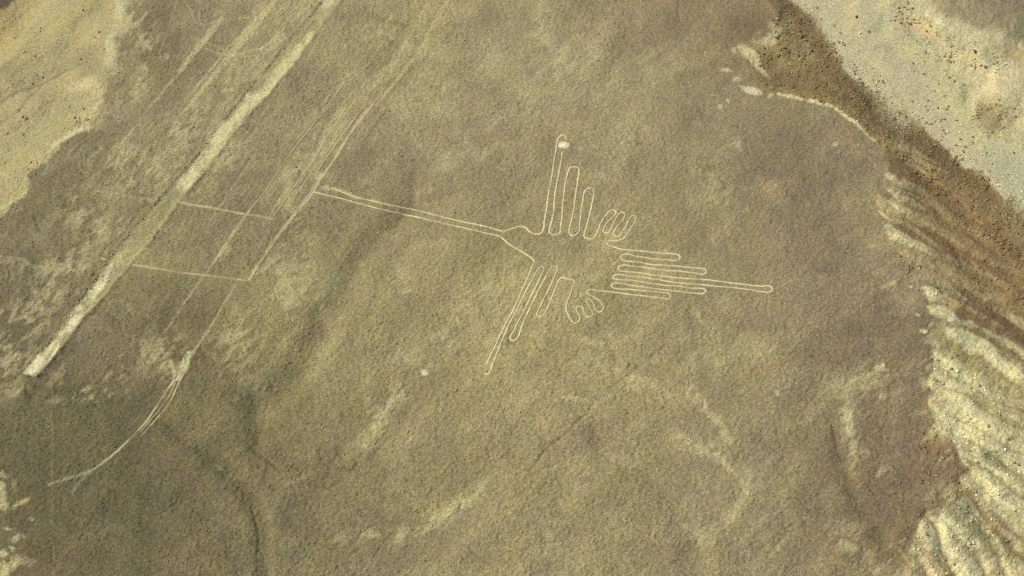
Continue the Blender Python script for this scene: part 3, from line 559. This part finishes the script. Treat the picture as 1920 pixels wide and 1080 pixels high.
# ---------------------------------------------------------------- the drawn lines (centre lines surveyed from the air)
def Z(pts, k, ox, oy): return [(ox + x / k, oy + y / k) for x, y in pts]
a = lambda p: Z(p, 4.697, 900, 230)
b = lambda p: Z(p, 4.908, 1100, 380)
c = lambda p: Z(p, 4.153, 880, 460)
BEAK_UP = [(622, 351), (656, 366), (716, 381), (784, 395), (846, 411), (919, 427), (943, 434)]
HEAD_UP = [(943, 434), (953, 432), (962, 428), (971, 425), (984, 426), (992, 433), (1000, 439)]
WING_A = [(1000, 439)] + a([(510, 985), (545, 970), (560, 935), (568, 870), (590, 740), (612, 580), (625, 520), (640, 440), (655, 320), (672, 230), (685, 150), (700, 125), (735, 108), (755, 125), (757, 150)])
WING_B = a([(728, 255), (720, 300), (700, 420), (680, 520), (660, 640), (655, 720), (640, 830), (625, 900), (612, 945), (615, 970), (640, 988), (680, 985), (702, 970), (710, 935), (722, 830), (732, 700), (745, 580), (760, 500), (778, 430), (790, 400), (830, 390), (865, 398), (874, 430), (862, 500), (850, 580), (835, 680), (820, 800), (800, 890), (787, 950), (790, 980), (815, 996), (850, 985), (872, 950), (880, 880), (890, 790), (905, 690), (915, 620), (935, 590), (970, 575), (1000, 585), (1003, 620), (985, 720), (965, 820), (940, 910), (920, 980), (920, 1008), (950, 1022), (990, 1020), (1015, 1000), (1040, 950), (1060, 890)])
FOOT_A = a([(1060, 890), (1085, 850), (1120, 800), (1155, 772), (1190, 772), (1200, 790), (1170, 830), (1130, 870), (1095, 930), (1087, 960), (1110, 973), (1145, 955), (1165, 915), (1190, 860), (1220, 810), (1255, 790), (1273, 800), (1265, 840), (1220, 900), (1185, 950), (1175, 980), (1195, 1000), (1225, 998), (1250, 965), (1280, 920), (1310, 860), (1340, 820), (1370, 822), (1375, 845), (1345, 900), (1310, 960), (1265, 1020), (1220, 1038), (1140, 1040), (1118, 1055)])
TAIL = [a([(1118, 1055)])[0]] + b([(185, 375), (195, 387), (240, 405), (330, 430), (450, 440), (550, 450), (650, 462), (800, 472), (845, 480), (862, 500), (850, 525), (810, 532), (700, 525), (550, 508), (450, 490), (370, 473), (335, 478), (318, 500), (325, 525), (360, 535), (480, 548), (620, 572), (780, 580), (900, 592), (1050, 608), (1090, 615), (1102, 635), (1085, 655), (1000, 650), (850, 632), (700, 620), (550, 600), (400, 582), (330, 575), (300, 588), (290, 608), (305, 628), (350, 632), (500, 648), (650, 672), (800, 688), (950, 700), (1150, 715), (1300, 735), (1450, 752), (1600, 768), (1690, 772), (1710, 795), (1690, 820), (1640, 822), (1500, 800), (1300, 780), (1150, 765), (1000, 750), (850, 738), (700, 715), (550, 692), (400, 677), (280, 663), (252, 675), (243, 695), (270, 705), (400, 715), (550, 735), (700, 758), (850, 772), (1000, 788), (1080, 795), (1098, 812), (1080, 835), (1000, 835), (850, 817), (700, 800), (550, 780), (400, 760), (260, 742), (235, 755), (232, 775), (260, 788), (400, 798), (550, 812), (680, 825), (760, 838), (778, 860), (760, 885), (700, 880), (550, 862), (400, 845), (250, 825), (100, 808), (50, 803)])
FOOT_B = [b([(50, 803)])[0]] + c([(922, 352), (918, 365), (940, 385), (985, 412), (1030, 450), (1047, 490), (1030, 512), (1005, 522), (985, 505), (965, 450), (945, 422), (922, 418), (914, 435), (935, 480), (960, 525), (960, 545), (935, 558), (910, 545), (890, 505), (880, 480), (850, 475), (832, 490), (840, 520), (862, 565), (855, 590), (825, 605), (800, 590), (770, 540), (755, 495), (757, 460), (780, 400), (800, 340), (822, 285)])
WING_C = c([(822, 285), (815, 273), (770, 262), (720, 252), (705, 258), (690, 290), (665, 350), (635, 420), (600, 500), (575, 545), (550, 558), (528, 550), (530, 520), (560, 460), (600, 380), (640, 300), (670, 230), (688, 190), (680, 165), (655, 160), (635, 175), (610, 220), (570, 290), (530, 370), (490, 450), (450, 540), (410, 630), (375, 720), (350, 742), (325, 738), (320, 715), (345, 665), (385, 590), (430, 500), (480, 400), (530, 300), (560, 230), (583, 185), (570, 165), (548, 168), (530, 195), (500, 250), (460, 320), (410, 420), (370, 500), (310, 620), (265, 720), (220, 830), (185, 920), (165, 975), (150, 1000), (130, 1004), (117, 990)])
WING_D = c([(135, 930), (165, 860), (200, 790), (240, 700), (290, 600), (340, 510), (380, 420), (420, 330), (455, 250), (480, 190), (505, 135)])
NECK = [c([(505, 135)])[0], (1001, 489), (977, 471), (956, 459), (945, 449), (938, 443)]
BEAK_LO = [(938, 443), (893, 433), (820, 416), (758, 402), (721, 394), (654, 376), (589, 360)]
FIGURE = [('beak', [BEAK_UP, BEAK_LO]), ('head', [HEAD_UP, NECK]), ('wing', [WING_A, WING_B]), ('foot', [FOOT_A]), ('tail', [TAIL]), ('foot', [FOOT_B]), ('wing', [WING_C, WING_D])]
LINES = [  # label, pieces (points, width m), colour, strength, breakup
    ('long pale double line running down right of the line cluster to the lower corner', [([(600, 343), (583, 367), (556, 400), (530, 433), (503, 470), (485, 497), (467, 527)], .55), ([(594, 345), (577, 368), (550, 402), (524, 436), (497, 473)], .3)], (192, 181, 132), .8, .35),
    ('bright pale line climbing from the beak tips to the top edge', [([(583, 360), (600, 338), (628, 298), (660, 247), (682, 218), (700, 195), (718, 172)], .55), ([(590, 330), (612, 296), (650, 243), (674, 212)], .28)], (192, 181, 130), .75, .35),
    ('pale line crossing both cross paths and ending at the lower one', [([(497, 360), (480, 380), (462, 403), (442, 432), (423, 462), (404, 490), (385, 516)], [.3, .4, .5, .7, 1.0, .6, .5])], (182, 171, 122), .8, .3),
    ('faint line continuing upward in the left of the line cluster', [([(497, 360), (530, 310), (553, 277), (580, 243), (612, 205)], .35), ([(540, 283), (573, 243), (613, 200), (650, 150)], .25)], (178, 167, 118), .7, .35),
    ('dotted faint line in the middle of the line cluster', [([(513, 407), (547, 357), (568, 328), (587, 300), (610, 262), (630, 233), (653, 193)], .38)], (184, 173, 122), .7, .4),
    ('second dotted faint line beside the middle one', [([(556, 352), (575, 325), (594, 292), (615, 262), (636, 232), (662, 196)], .25)], (178, 166, 118), .6, .45),
    ('upper cross line joining the cleared trapezoid to the line cluster', [([(333, 378), (350, 382), (400, 390), (435, 397), (463, 402), (490, 406), (513, 411)], .5)], (190, 178, 128), .8, .3),
    ('lower cross line ending in a corner at the long double line', [([(247, 496), (285, 502), (330, 510), (385, 516), (425, 521), (467, 527)], .45)], (186, 173, 124), .75, .3),
]
TRACK = [([(338, 706), (322, 720), (300, 753), (277, 787), (240, 827), (200, 863), (167, 887)], .45), ([(345, 700), (335, 720), (317, 757), (290, 790), (263, 820)], .35), ([(330, 718), (308, 757), (284, 786), (262, 812)], .2)]

# the ground is swept smooth along the drawn lines
SWEPT = np.zeros(GU.shape, np.float32)
def sweep(pts, w):
    (sy, sx), m = stroke(pts, w, 2.0); SWEPT[sy, sx] = np.maximum(SWEPT[sy, sx], m)
for _, ps in FIGURE:
    for p in ps: sweep(p, 4.5)
for L in LINES:
    for p, w in L[1]: sweep(p, 5.0)
for p, w in TRACK: sweep(p, 4.5)
for _, ps in FIGURE:
    for p in ps: mix(stroke(p, 5, 3.5, 2, .3), (172, 160, 112), .35)

pat(1057.5, 273, 9, 6, 0, (226, 213, 166), 1, 0, 2, .35)
# ---------------------------------------------------------------- height of the land at any place
def lat(A, u, v):
    fu = np.clip((u - U0) / STEP, 0, len(us) - 1.001); fv = np.clip((v - V0) / STEP, 0, len(vs) - 1.001)
    i = fu.astype(np.int32); j = fv.astype(np.int32); fu = (fu - i); fv = (fv - j)
    if A.ndim == 3: fu = fu[..., None]; fv = fv[..., None]
    return (A[j, i] * (1 - fu) + A[j, i + 1] * fu) * (1 - fv) + (A[j + 1, i] * (1 - fu) + A[j + 1, i + 1] * fu) * fv
ROUGH = (1 - .92 * SWEPT) * (1 - .70 * BFULL) * (1 - .35 * SFULL) * (1 + .1 * side - .35 * side * _lo) * (.62 + .85 * fbm(GU, GV, 90, 3, 27))
def micro(x, y):
    # gravel and stone pavement, combed a little along one direction as in the photograph
    p = x * .80 + y * .60; q = -x * .60 + y * .80
    m = (fbm(p * .66, q, .38, 2, 31, .6) - .5) * .26 + (fbm(p * .6, q, 1.7, 2, 33) - .5) * .07
    r = vnoise(p * 1.6, q * 2.6, 40); m = m + .12 * smooth(.74, .95, r)
    return m
def height(x, y):
    h = np.zeros(np.shape(x), np.float32)
    for k in range(4):
        u, v = seen_at(x, y, h); h = lat(HGT, u, v)
    u, v = seen_at(x, y, h)
    return h + micro(x, y) * lat(ROUGH, u, v), u, v

# ---------------------------------------------------------------- materials
def soil_material(name, speck=.5, bump=.5, rough=.95):
    m = bpy.data.materials.new(name); m.use_nodes = True; n = m.node_tree.nodes; l = m.node_tree.links
    bs = n['Principled BSDF']; bs.inputs['Roughness'].default_value = rough; bs.inputs['Specular IOR Level'].default_value = .12
    at = n.new('ShaderNodeAttribute'); at.attribute_name = 'soil'
    ge = n.new('ShaderNodeNewGeometry')
    vec = n.new('ShaderNodeMapping'); vec.inputs['Rotation'].default_value = (0, 0, math.radians(-37)); vec.inputs['Scale'].default_value = (.7, 1, 1)
    l.new(ge.outputs['Position'], vec.inputs['Vector'])
    def noise(s, d, r=.6):
        t = n.new('ShaderNodeTexNoise'); t.inputs['Scale'].default_value = s; t.inputs['Detail'].default_value = d; t.inputs['Roughness'].default_value = r
        l.new(vec.outputs[0], t.inputs['Vector']); return t
    def ramp(src, lo, hi, a, b):
        r = n.new('ShaderNodeMapRange'); r.inputs[1].default_value = lo; r.inputs[2].default_value = hi; r.inputs[3].default_value = a; r.inputs[4].default_value = b
        l.new(src, r.inputs[0]); return r.outputs[0]
    def mathn(op, x, y):
        t = n.new('ShaderNodeMath'); t.operation = op; l.new(x, t.inputs[0])
        if hasattr(y, 'links'): l.new(y, t.inputs[1])
        else: t.inputs[1].default_value = y
        return t.outputs[0]
    n1 = noise(2.6, 5, .7); n2 = noise(.22, 4); n3 = noise(6.5, 2)
    f = mathn('MULTIPLY', ramp(n1.outputs['Fac'], .28, .72, 1 - speck, 1 + speck), ramp(n2.outputs['Fac'], .3, .7, .93, 1.07))
    f = mathn('MULTIPLY', f, ramp(n3.outputs['Fac'], .3, .7, 1 - speck * .6, 1 + speck * .6))
    mx = n.new('ShaderNodeVectorMath'); mx.operation = 'SCALE'; l.new(at.outputs['Color'], mx.inputs[0]); l.new(f, mx.inputs['Scale'])
    # stones differ a little in hue
    hs = n.new('ShaderNodeHueSaturation'); l.new(mx.outputs[0], hs.inputs['Color'])
    l.new(ramp(n3.outputs['Fac'], .3, .7, .494, .506), hs.inputs['Hue']); l.new(ramp(n2.outputs['Fac'], .3, .7, .93, 1.05), hs.inputs['Saturation'])
    l.new(hs.outputs[0], bs.inputs['Base Color'])
    bp = n.new('ShaderNodeBump'); bp.inputs['Strength'].default_value = bump; bp.inputs['Distance'].default_value = .25
    hgt = mathn('ADD', n1.outputs['Fac'], mathn('MULTIPLY', n3.outputs['Fac'], .4)); l.new(hgt, bp.inputs['Height']); l.new(bp.outputs[0], bs.inputs['Normal'])
    return m
M_SOIL = soil_material('desert_soil', .44, .6)
M_LINE = soil_material('swept_pale_soil', .22, .3)
M_ROCK = soil_material('rock', .12, .3, .9)

def tag(o, label=None, cat=None, group=None, kind=None):
    if label: o['label'] = label
    if cat: o['category'] = cat
    if group: o['group'] = group
    if kind: o['kind'] = kind
    return o
def mesh_np(name, V, F, C=None, mat=None, parent=None, link=True):
    """V (n,3), F (m,4) or (m,3), C (n,3) soil colour"""
    me = bpy.data.meshes.new(name); k = F.shape[1]
    me.vertices.add(len(V)); me.vertices.foreach_set('co', np.ascontiguousarray(V, np.float32).ravel())
    me.loops.add(F.size); me.loops.foreach_set('vertex_index', np.ascontiguousarray(F, np.int32).ravel())
    me.polygons.add(len(F)); me.polygons.foreach_set('loop_start', np.arange(0, F.size, k, dtype=np.int32))
    me.update(calc_edges=True)
    if C is not None:
        at = me.color_attributes.new('soil', 'FLOAT_COLOR', 'POINT')
        rgba = np.ones((len(V), 4), np.float32); rgba[:, :3] = C; at.data.foreach_set('color', rgba.ravel())
    if mat: me.materials.append(mat)
    if not link: return me
    o = bpy.data.objects.new(name, me); SC.collection.objects.link(o)
    if parent: o.parent = parent
    return o
def take(V, F, C, fm):
    """the faces fm of a big mesh as a mesh of their own"""
    f = F[fm]; used = np.zeros(len(V), bool); used[f.ravel()] = True
    idx = np.cumsum(used) - 1
    return V[used], idx[f], C[used]
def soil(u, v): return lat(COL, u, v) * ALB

# ---------------------------------------------------------------- the land: one sheet, fine where it is surveyed, coarse out to the horizon
core_u = np.arange(-160, 2081, 1.9); core_v = np.arange(-120, 1201, 1.9)
def stretch(core, lo, hi, n):
    g = 1.9 * np.cumsum(1.28 ** np.arange(1, n)); a_ = core[0] - g; b_ = core[-1] + g
    return np.concatenate([a_[a_ > lo][::-1], core, b_[b_ < hi]])
gu = stretch(core_u, -9000, 11000, 40); gv = stretch(core_v, -2700, 3300, 40)
SU, SV = np.meshgrid(gu, gv)
X, Y = ground_at(SU, SV)
Hh, PU, PV = height(X.astype(np.float64), Y.astype(np.float64))
Vt = np.stack([X, Y, Hh], -1).reshape(-1, 3).astype(np.float32)
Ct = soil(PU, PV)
out = smooth(0, 260, np.maximum.reduce([U0 + 40 - PU, PU - U1 + 40, V0 + 40 - PV, PV - V1 + 40, np.zeros_like(PU)]))[..., None]
far_n = (.85 + .3 * fbm(X, Y, 60, 4, 50))[..., None]
Ct = Ct * (1 - out) + (lin((146, 132, 94)) * ALB) * far_n * out
Ct = Ct.reshape(-1, 3).astype(np.float32)
nu, nv = len(gu), len(gv)
ii = np.arange(nu * nv).reshape(nv, nu)
Ft = np.stack([ii[1:, :-1], ii[1:, 1:], ii[:-1, 1:], ii[:-1, :-1]], -1).reshape(-1, 4)
def at_faces(A): 
    q = lat(A, PU, PV); return ((q[1:, :-1] + q[1:, 1:] + q[:-1, 1:] + q[:-1, :-1]) / 4).ravel()
fs, fb, fr, fl, ff = at_faces(SFULL), at_faces(BFULL), at_faces(RFULL), at_faces(LFULL), at_faces(np.clip(farm, 0, 1).astype(np.float32))
cls = np.zeros(len(Ft), int)
cls[fl > .5] = 1; cls[fr > .5] = 2; cls[(fb > .5) & (fr > .5)] = 3; cls[(ff > .5) & (fr > .5)] = 4; cls[fs > .5] = 5
for k, nm, lab in [(0, 'ground', 'olive brown gravel plain of the desert plateau'), (1, 'sandy_hillside', 'pale sandy hillside falling away at the upper left'), (2, 'eroded_slope', 'reddish brown and pale gullied slope along the right side'),
                   (3, 'dry_riverbed', 'smooth pale sand bed of the dry wash at the upper right'), (4, 'far_bank', 'stony orange and pale bank beyond the dry wash')]:
    v_, f_, c_ = take(Vt, Ft, Ct, cls == k)
    tag(mesh_np(nm, v_, f_, c_, M_SOIL), lab, kind='structure')
v_, f_, c_ = take(Vt, Ft, Ct, cls == 5)
trap = bpy.data.objects.new('cleared_trapezoid', None); SC.collection.objects.link(trap)
tag(trap, 'long pale cleared strip narrowing and brightening toward the lower left, edged by stone berms', 'geoglyph')
mesh_np('cleared_floor', v_, f_, c_, M_SOIL, trap)

# ---------------------------------------------------------------- ribbons of swept soil
def spline(pts, step=2.0):
    p = np.array(pts, float); P = np.vstack([2 * p[0] - p[1], p, 2 * p[-1] - p[-2]]); o = []
    for i in range(1, len(P) - 2):
        n = max(1, int(np.hypot(*(P[i + 1] - P[i])) / step))
        # centripetal-ish: damp the tangents where the spacing is uneven
        d0 = np.hypot(*(P[i] - P[i - 1])) + 1e-6; d1 = np.hypot(*(P[i + 1] - P[i])) + 1e-6; d2 = np.hypot(*(P[i + 2] - P[i + 1])) + 1e-6
        m1 = d1 * ((P[i] - P[i - 1]) / d0 / 2 + (P[i + 1] - P[i]) / d1 / 2); m2 = d1 * ((P[i + 1] - P[i]) / d1 / 2 + (P[i + 2] - P[i + 1]) / d2 / 2)
        for k in range(n):
            t = k / n; o.append((2*t**3-3*t*t+1) * P[i] + (t**3-2*t*t+t) * m1 + (-2*t**3+3*t*t) * P[i + 1] + (t**3-t*t) * m2)
    o.append(p[-1]); return np.array(o)
def land_point(u, v):
    z = np.zeros(len(u))
    for k in range(4):
        x, y = ground_at(u, v, z); z = height(x, y)[0]
    return x, y, z
def ribbon(pieces, colour, k=1.0, br=0.0, seed=0):
    """draped bands; returns V, F, C"""
    Vs, Fs, Cs, base_ = [], [], [], 0
    for q, (pts, w) in enumerate(pieces):
        s = spline(pts, 1.6); n = len(s)
        wob = np.stack([fbm(s[:, 0], s[:, 1], 14, 2, 60), fbm(s[:, 0], s[:, 1], 14, 2, 61)], -1) - .5
        s = s + wob * (1.1 if seed < 10 or seed == 30 else .35)
        x, y, z = land_point(s[:, 0], s[:, 1])
        tx, ty = np.gradient(x), np.gradient(y); L = np.hypot(tx, ty) + 1e-9; nx, ny = -ty / L, tx / L
        ww = np.interp(np.linspace(0, 1, n), np.linspace(0, 1, len(w)), w) if hasattr(w, '__len__') else np.full(n, w)
        wl = ww * .5 * (.72 + .62 * fbm(x, y, 1.1, 3, 70 + seed)); wr = ww * .5 * (.72 + .62 * fbm(x, y, 1.1, 3, 80 + seed))
        end = np.minimum(1, np.minimum(np.arange(n), n - 1 - np.arange(n)) / 2.0 + .35); wl *= end; wr *= end
        cross = [(-1.35, -.10), (-1.0, .055), (-.4, .06), (.4, .06), (1.0, .055), (1.35, -.10)]
        for j, (f, dz) in enumerate(cross):
            wf = np.where(f < 0, wl, wr) * f
            px, py = x + nx * wf, y + ny * wf
            hz = height(px, py)[0] if abs(f) > .5 else z
            hz = np.maximum(hz, z - .05) if abs(f) < 1.2 else hz
            Vs.append(np.stack([px, py, hz + dz], -1))
            u_, v_ = seen_at(px, py, hz)
            op = k * (1 - br * smooth(.58, .36, fbm(px, py, 2.2, 3, 90 + seed)))
            if abs(f) > 1.2: op = op * .75
            c0 = soil(u_, v_); c1 = lin(colour) * ALB * (.94 + .12 * fbm(px, py, 3, 2, 95))[:, None]
            Cs.append(c0 * (1 - op[:, None]) + c1 * op[:, None])
        m = len(cross); I = base_ + np.arange(m * n).reshape(m, n)
        F = np.stack([I[:-1, :-1], I[:-1, 1:], I[1:, 1:], I[1:, :-1]], -1).reshape(-1, 4)[:, ::-1]
        Fs.append(F); base_ += m * n
    return np.concatenate(Vs), np.concatenate(Fs), np.concatenate(Cs)
def base_of(V): return np.array([V[:, 0].mean(), V[:, 1].mean(), V[:, 2].min()])

fig = bpy.data.objects.new('bird_geoglyph', None); SC.collection.objects.link(fig)
fx, fy = ground_at(1070, 480); fig.location = (float(fx), float(fy), 0)
tag(fig, 'huge pale line drawing of a long-beaked bird swept into the gravel at the centre', 'geoglyph')
for i, (nm, ps) in enumerate(FIGURE):
    V, F, C = ribbon([(p, .30 if nm != 'beak' else .25) for p in ps], (207, 194, 144), .97, .42 if nm != 'beak' else .5, i)
    mesh_np(nm, V - np.array(fig.location), F, C, M_LINE, fig)
for i, (lab, ps, colr, k, br) in enumerate(LINES):
    V, F, C = ribbon(ps, colr, k * .85, br + .25, 10 + i); b0 = base_of(V)
    o = mesh_np('straight_line', V - b0, F, C, M_LINE); o.location = b0
    tag(o, lab, 'ground line', 'straight lines swept into the gravel')
V, F, C = ribbon(TRACK, (190, 178, 130), .7, .7, 30); b0 = base_of(V)
o = mesh_np('vehicle_track', V - b0, F, C, M_LINE); o.location = b0
tag(o, 'pale curving pair of wheel tracks at the lower left', kind='structure')

# ---------------------------------------------------------------- stones and boulders
R = np.random.RandomState(11)
def ico():
    t = (1 + 5 ** .5) / 2
    v = np.array([(-1, t, 0), (1, t, 0), (-1, -t, 0), (1, -t, 0), (0, -1, t), (0, 1, t), (0, -1, -t), (0, 1, -t), (t, 0, -1), (t, 0, 1), (-t, 0, -1), (-t, 0, 1)], float)
    v /= np.linalg.norm(v[0])
    f = np.array([(0, 11, 5), (0, 5, 1), (0, 1, 7), (0, 7, 10), (0, 10, 11), (1, 5, 9), (5, 11, 4), (11, 10, 2), (10, 7, 6), (7, 1, 8), (3, 9, 4), (3, 4, 2), (3, 2, 6), (3, 6, 8), (3, 8, 9), (4, 9, 5), (2, 4, 11), (6, 2, 10), (8, 6, 7), (9, 8, 1)])
    return v, f
IV, IF = ico()
CVt = np.array([(x, y, z) for z, s in ((-.6, 1), (.55, .66)) for x, y in ((-s, -s), (s, -s), (s, s), (-s, s))], float)
CF = np.array([(4, 5, 6, 7), (0, 1, 5, 4), (1, 2, 6, 5), (2, 3, 7, 6), (3, 0, 4, 7)])
def strewn(name, u, v, size, tint, shape, label, mat=M_ROCK, sink=.25, flat=.62):
    x, y, z = land_point(u, v)
    n = len(x); sv, sf = (IV, IF) if shape == 'ico' else (CVt, CF); m = len(sv)
    P = np.repeat(sv[None], n, 0) * (1 + (R.rand(n, m, 1) - .5) * .55) + (R.rand(n, m, 3) - .5) * .3
    P *= (size[:, None] * .5 * (np.array([1, .78, flat]) + (R.rand(n, 3) - .5) * np.array([.4, .35, .35])))[:, None, :]
    an = R.rand(n) * 2 * np.pi; ca, sa = np.cos(an)[:, None], np.sin(an)[:, None]
    Vx = P[..., 0] * ca - P[..., 1] * sa + x[:, None]; Vy = P[..., 0] * sa + P[..., 1] * ca + y[:, None]
    Vz = P[..., 2] + (z + size * (.5 * flat - sink * .5))[:, None]
    V = np.stack([Vx, Vy, Vz], -1).reshape(-1, 3)
    F = (sf[None] + (np.arange(n) * m)[:, None, None]).reshape(-1, sf.shape[1])
    C = np.repeat(soil(u, v) * tint, m, 0)
    o = mesh_np(name, V, F, C, mat); tag(o, label, kind='stuff'); return o
# fist to knee sized stones everywhere on the pampa
n = 150000
u = R.rand(n) * 2100 - 90; v = R.rand(n) * 1240 - 80
keep = (R.rand(n) < (1 - .93 * lat(SWEPT, u, v)) * (1 - .75 * lat(SFULL, u, v)) * (1 - .9 * lat(np.clip(RFULL + LFULL, 0, 1), u, v)) * (.35 + .9 * smooth(.4, .65, lat(N2, u, v))))
u, v = u[keep][:48000], v[keep][:48000]
size = .15 + .20 * R.rand(len(u)) ** 2 + .18 * (R.rand(len(u)) > .985)
strewn('desert_stones', u, v, size, (.80 + .75 * R.rand(len(u), 1) ** 1.5), 'chip', 'small dark varnished stones strewn over the gravel plain', flat=.40)
# berm stones along the trapezoid
bu, bv = [], []
for e in (SL, SR):
    s = spline(e, .35); q = s + (R.rand(len(s), 2) - .5) * 6.5; bu.append(q[:, 0]); bv.append(q[:, 1])
bu = np.concatenate(bu); bv = np.concatenate(bv); kk = R.rand(len(bu)) < .30 * np.where(np.arange(len(bu)) < len(bu) * .5, .35, .15); bu, bv = bu[kk], bv[kk]
V_ = strewn('berm_stones', bu, bv, .18 + .2 * R.rand(len(bu)) ** 2, (.85 + .5 * R.rand(len(bu), 1)), 'chip', 'line of piled dark stones along the strip edges')
V_.parent = trap; del V_['label']; V_['kind'] = 'stuff'
# rocky slopes of the ravine, the wash and the hillside
n = 420000
u = R.rand(n) * 2200 - 140; v = R.rand(n) * 1300 - 110
rk = lat(ROCK, u, v) * (.25 + 1.5 * smooth(.42, .68, lat(N3, u, v)))
keep = R.rand(n) < rk * .85; u, v = u[keep], v[keep]
size = .17 + .65 * R.rand(len(u)) ** 4 + .3 * (R.rand(len(u)) > .99)
order = np.argsort(-size); u, v, size = u[order], v[order], size[order]
inview = (u > 2) & (u < 1918) & (v > 2) & (v < 1078)
big = np.where(inview)[0][:270]; rest = np.setdiff1d(np.arange(len(u)), big)[:34000]

strewn('loose_rocks', u[rest], v[rest], size[rest], (.72 + .95 * R.rand(len(rest), 1) ** 1.4), 'ico', 'loose angular rocks scattered down the ravine side and wash', sink=.35, flat=.5)

def boulder_mesh(i):
    v, f = IV.copy(), IF.copy()
    mid_ = {}; vl = [tuple(p) for p in v]; nf = []
    def mp(p, q):
        k_ = (min(p, q), max(p, q))
        if k_ not in mid_: vl.append(tuple((np.array(vl[p]) + vl[q]) / 2 * 1.10)); mid_[k_] = len(vl) - 1
        return mid_[k_]
    for A_, B_, C_ in f:
        ab, bc, ca_ = mp(A_, B_), mp(B_, C_), mp(C_, A_); nf += [(A_, ab, ca_), (B_, bc, ab), (C_, ca_, bc), (ab, bc, ca_)]
    P = np.array(vl) * (1 + (R.rand(len(vl), 1) - .5) * .34)
    for k in range(4):                                           # broken faces
        d = R.randn(3); d /= np.linalg.norm(d); h = P @ d; P -= np.outer(np.clip(h - .62, 0, 9), d)
    P *= np.array([1, .80, .56]) * .5
    return P, np.array(nf)
zones = [('boulder', 'dark weathered boulder on the brown ravine slope', (132, 112, 74)), ('boulder', 'grey brown boulder lying on the pale sand of the dry wash', (152, 140, 100)),
         ('boulder', 'brown boulder on the stony far bank beyond the wash', (146, 128, 88)), ('boulder', 'small rock on the pale sandy hillside at upper left', (146, 134, 94)), ('boulder', 'rock lying on the pale gullied slope at lower right', (150, 136, 96))]
BM_ = {}
for z_ in range(len(zones) + 2):
    for i in range(3):
        P, F = boulder_mesh(i); colr = (zones[z_][2] if z_ < len(zones) else ((216, 202, 162), (92, 74, 46))[z_ - len(zones)])
        cc_ = np.repeat((lin(colr) * ALB)[None], len(P), 0) * (.8 + .4 * R.rand(len(P), 1))
        BM_[z_, i] = mesh_np('boulder', P, F, cc_, M_ROCK, link=False)
def put_boulder(u, v, s, zi, label, group=None, i=0, sq=1.0):
    x, y, z = land_point(np.array([u]), np.array([v]))
    o = bpy.data.objects.new('boulder', BM_[zi, i]); SC.collection.objects.link(o)
    o.location = (x[0], y[0], z[0] + s * .12); o.rotation_euler = (R.rand() * .5, R.rand() * .5, R.rand() * 6.28); o.scale = (s, s, s * sq)
    tag(o, label, 'boulder', group)
FARC = np.clip(farm, 0, 1).astype(np.float32)
ZG = ['boulders on the brown ravine slope', 'boulders on the sand of the wash', 'boulders on the far bank', 'rocks on the sandy hillside', 'rocks on the pale gullied slope']
for q, k in enumerate(big):
    uu, vv = u[k:k+1], v[k:k+1]
    zi = 3 if lat(LFULL, uu, vv)[0] > .5 else 2 if lat(FARC, uu, vv)[0] > .5 else 1 if lat(BFULL, uu, vv)[0] > .5 else 4 if vv[0] > 620 else 0
    put_boulder(u[k], v[k], size[k], zi, zones[zi][1], ZG[zi], q % 3)
for uu, vv, s_, zi, lab in [(1612, 63, 1.0, 5, 'single whitish boulder in the middle of the pale wash sand'), (1827, 101, 1.2, 6, 'darkest round boulder on the orange sand of the far bank'),
                            (1606, 32, .9, 6, 'dark boulder near the top edge of the pale wash sand'), (1740, 189, .8, 1, 'brown boulder just out on the sand past the rocky slope foot'),
                            (1759, 203, .7, 6, 'dark rock on the sand beside an orange stain'), (1440, 113, .7, 6, 'small dark rock on the pale scar below the upper right rim'),
                            (854, 399, .55, 6, 'lone dark stone on the plain above the beak lines'), (1901, 287, .6, 6, 'dark stone alone on the grey wash sand at the right edge'), (1353, 665, .4, 6, 'lone dark stone on the plain below the tail feathers'),
                            (1630, 60, .7, 6, 'dark rock beside the grey stain in the wash sand'), (1564, 48, .7, 1, 'flat brown rock at the foot of the slope near the top')]:
    put_boulder(uu, vv, s_, zi, lab)
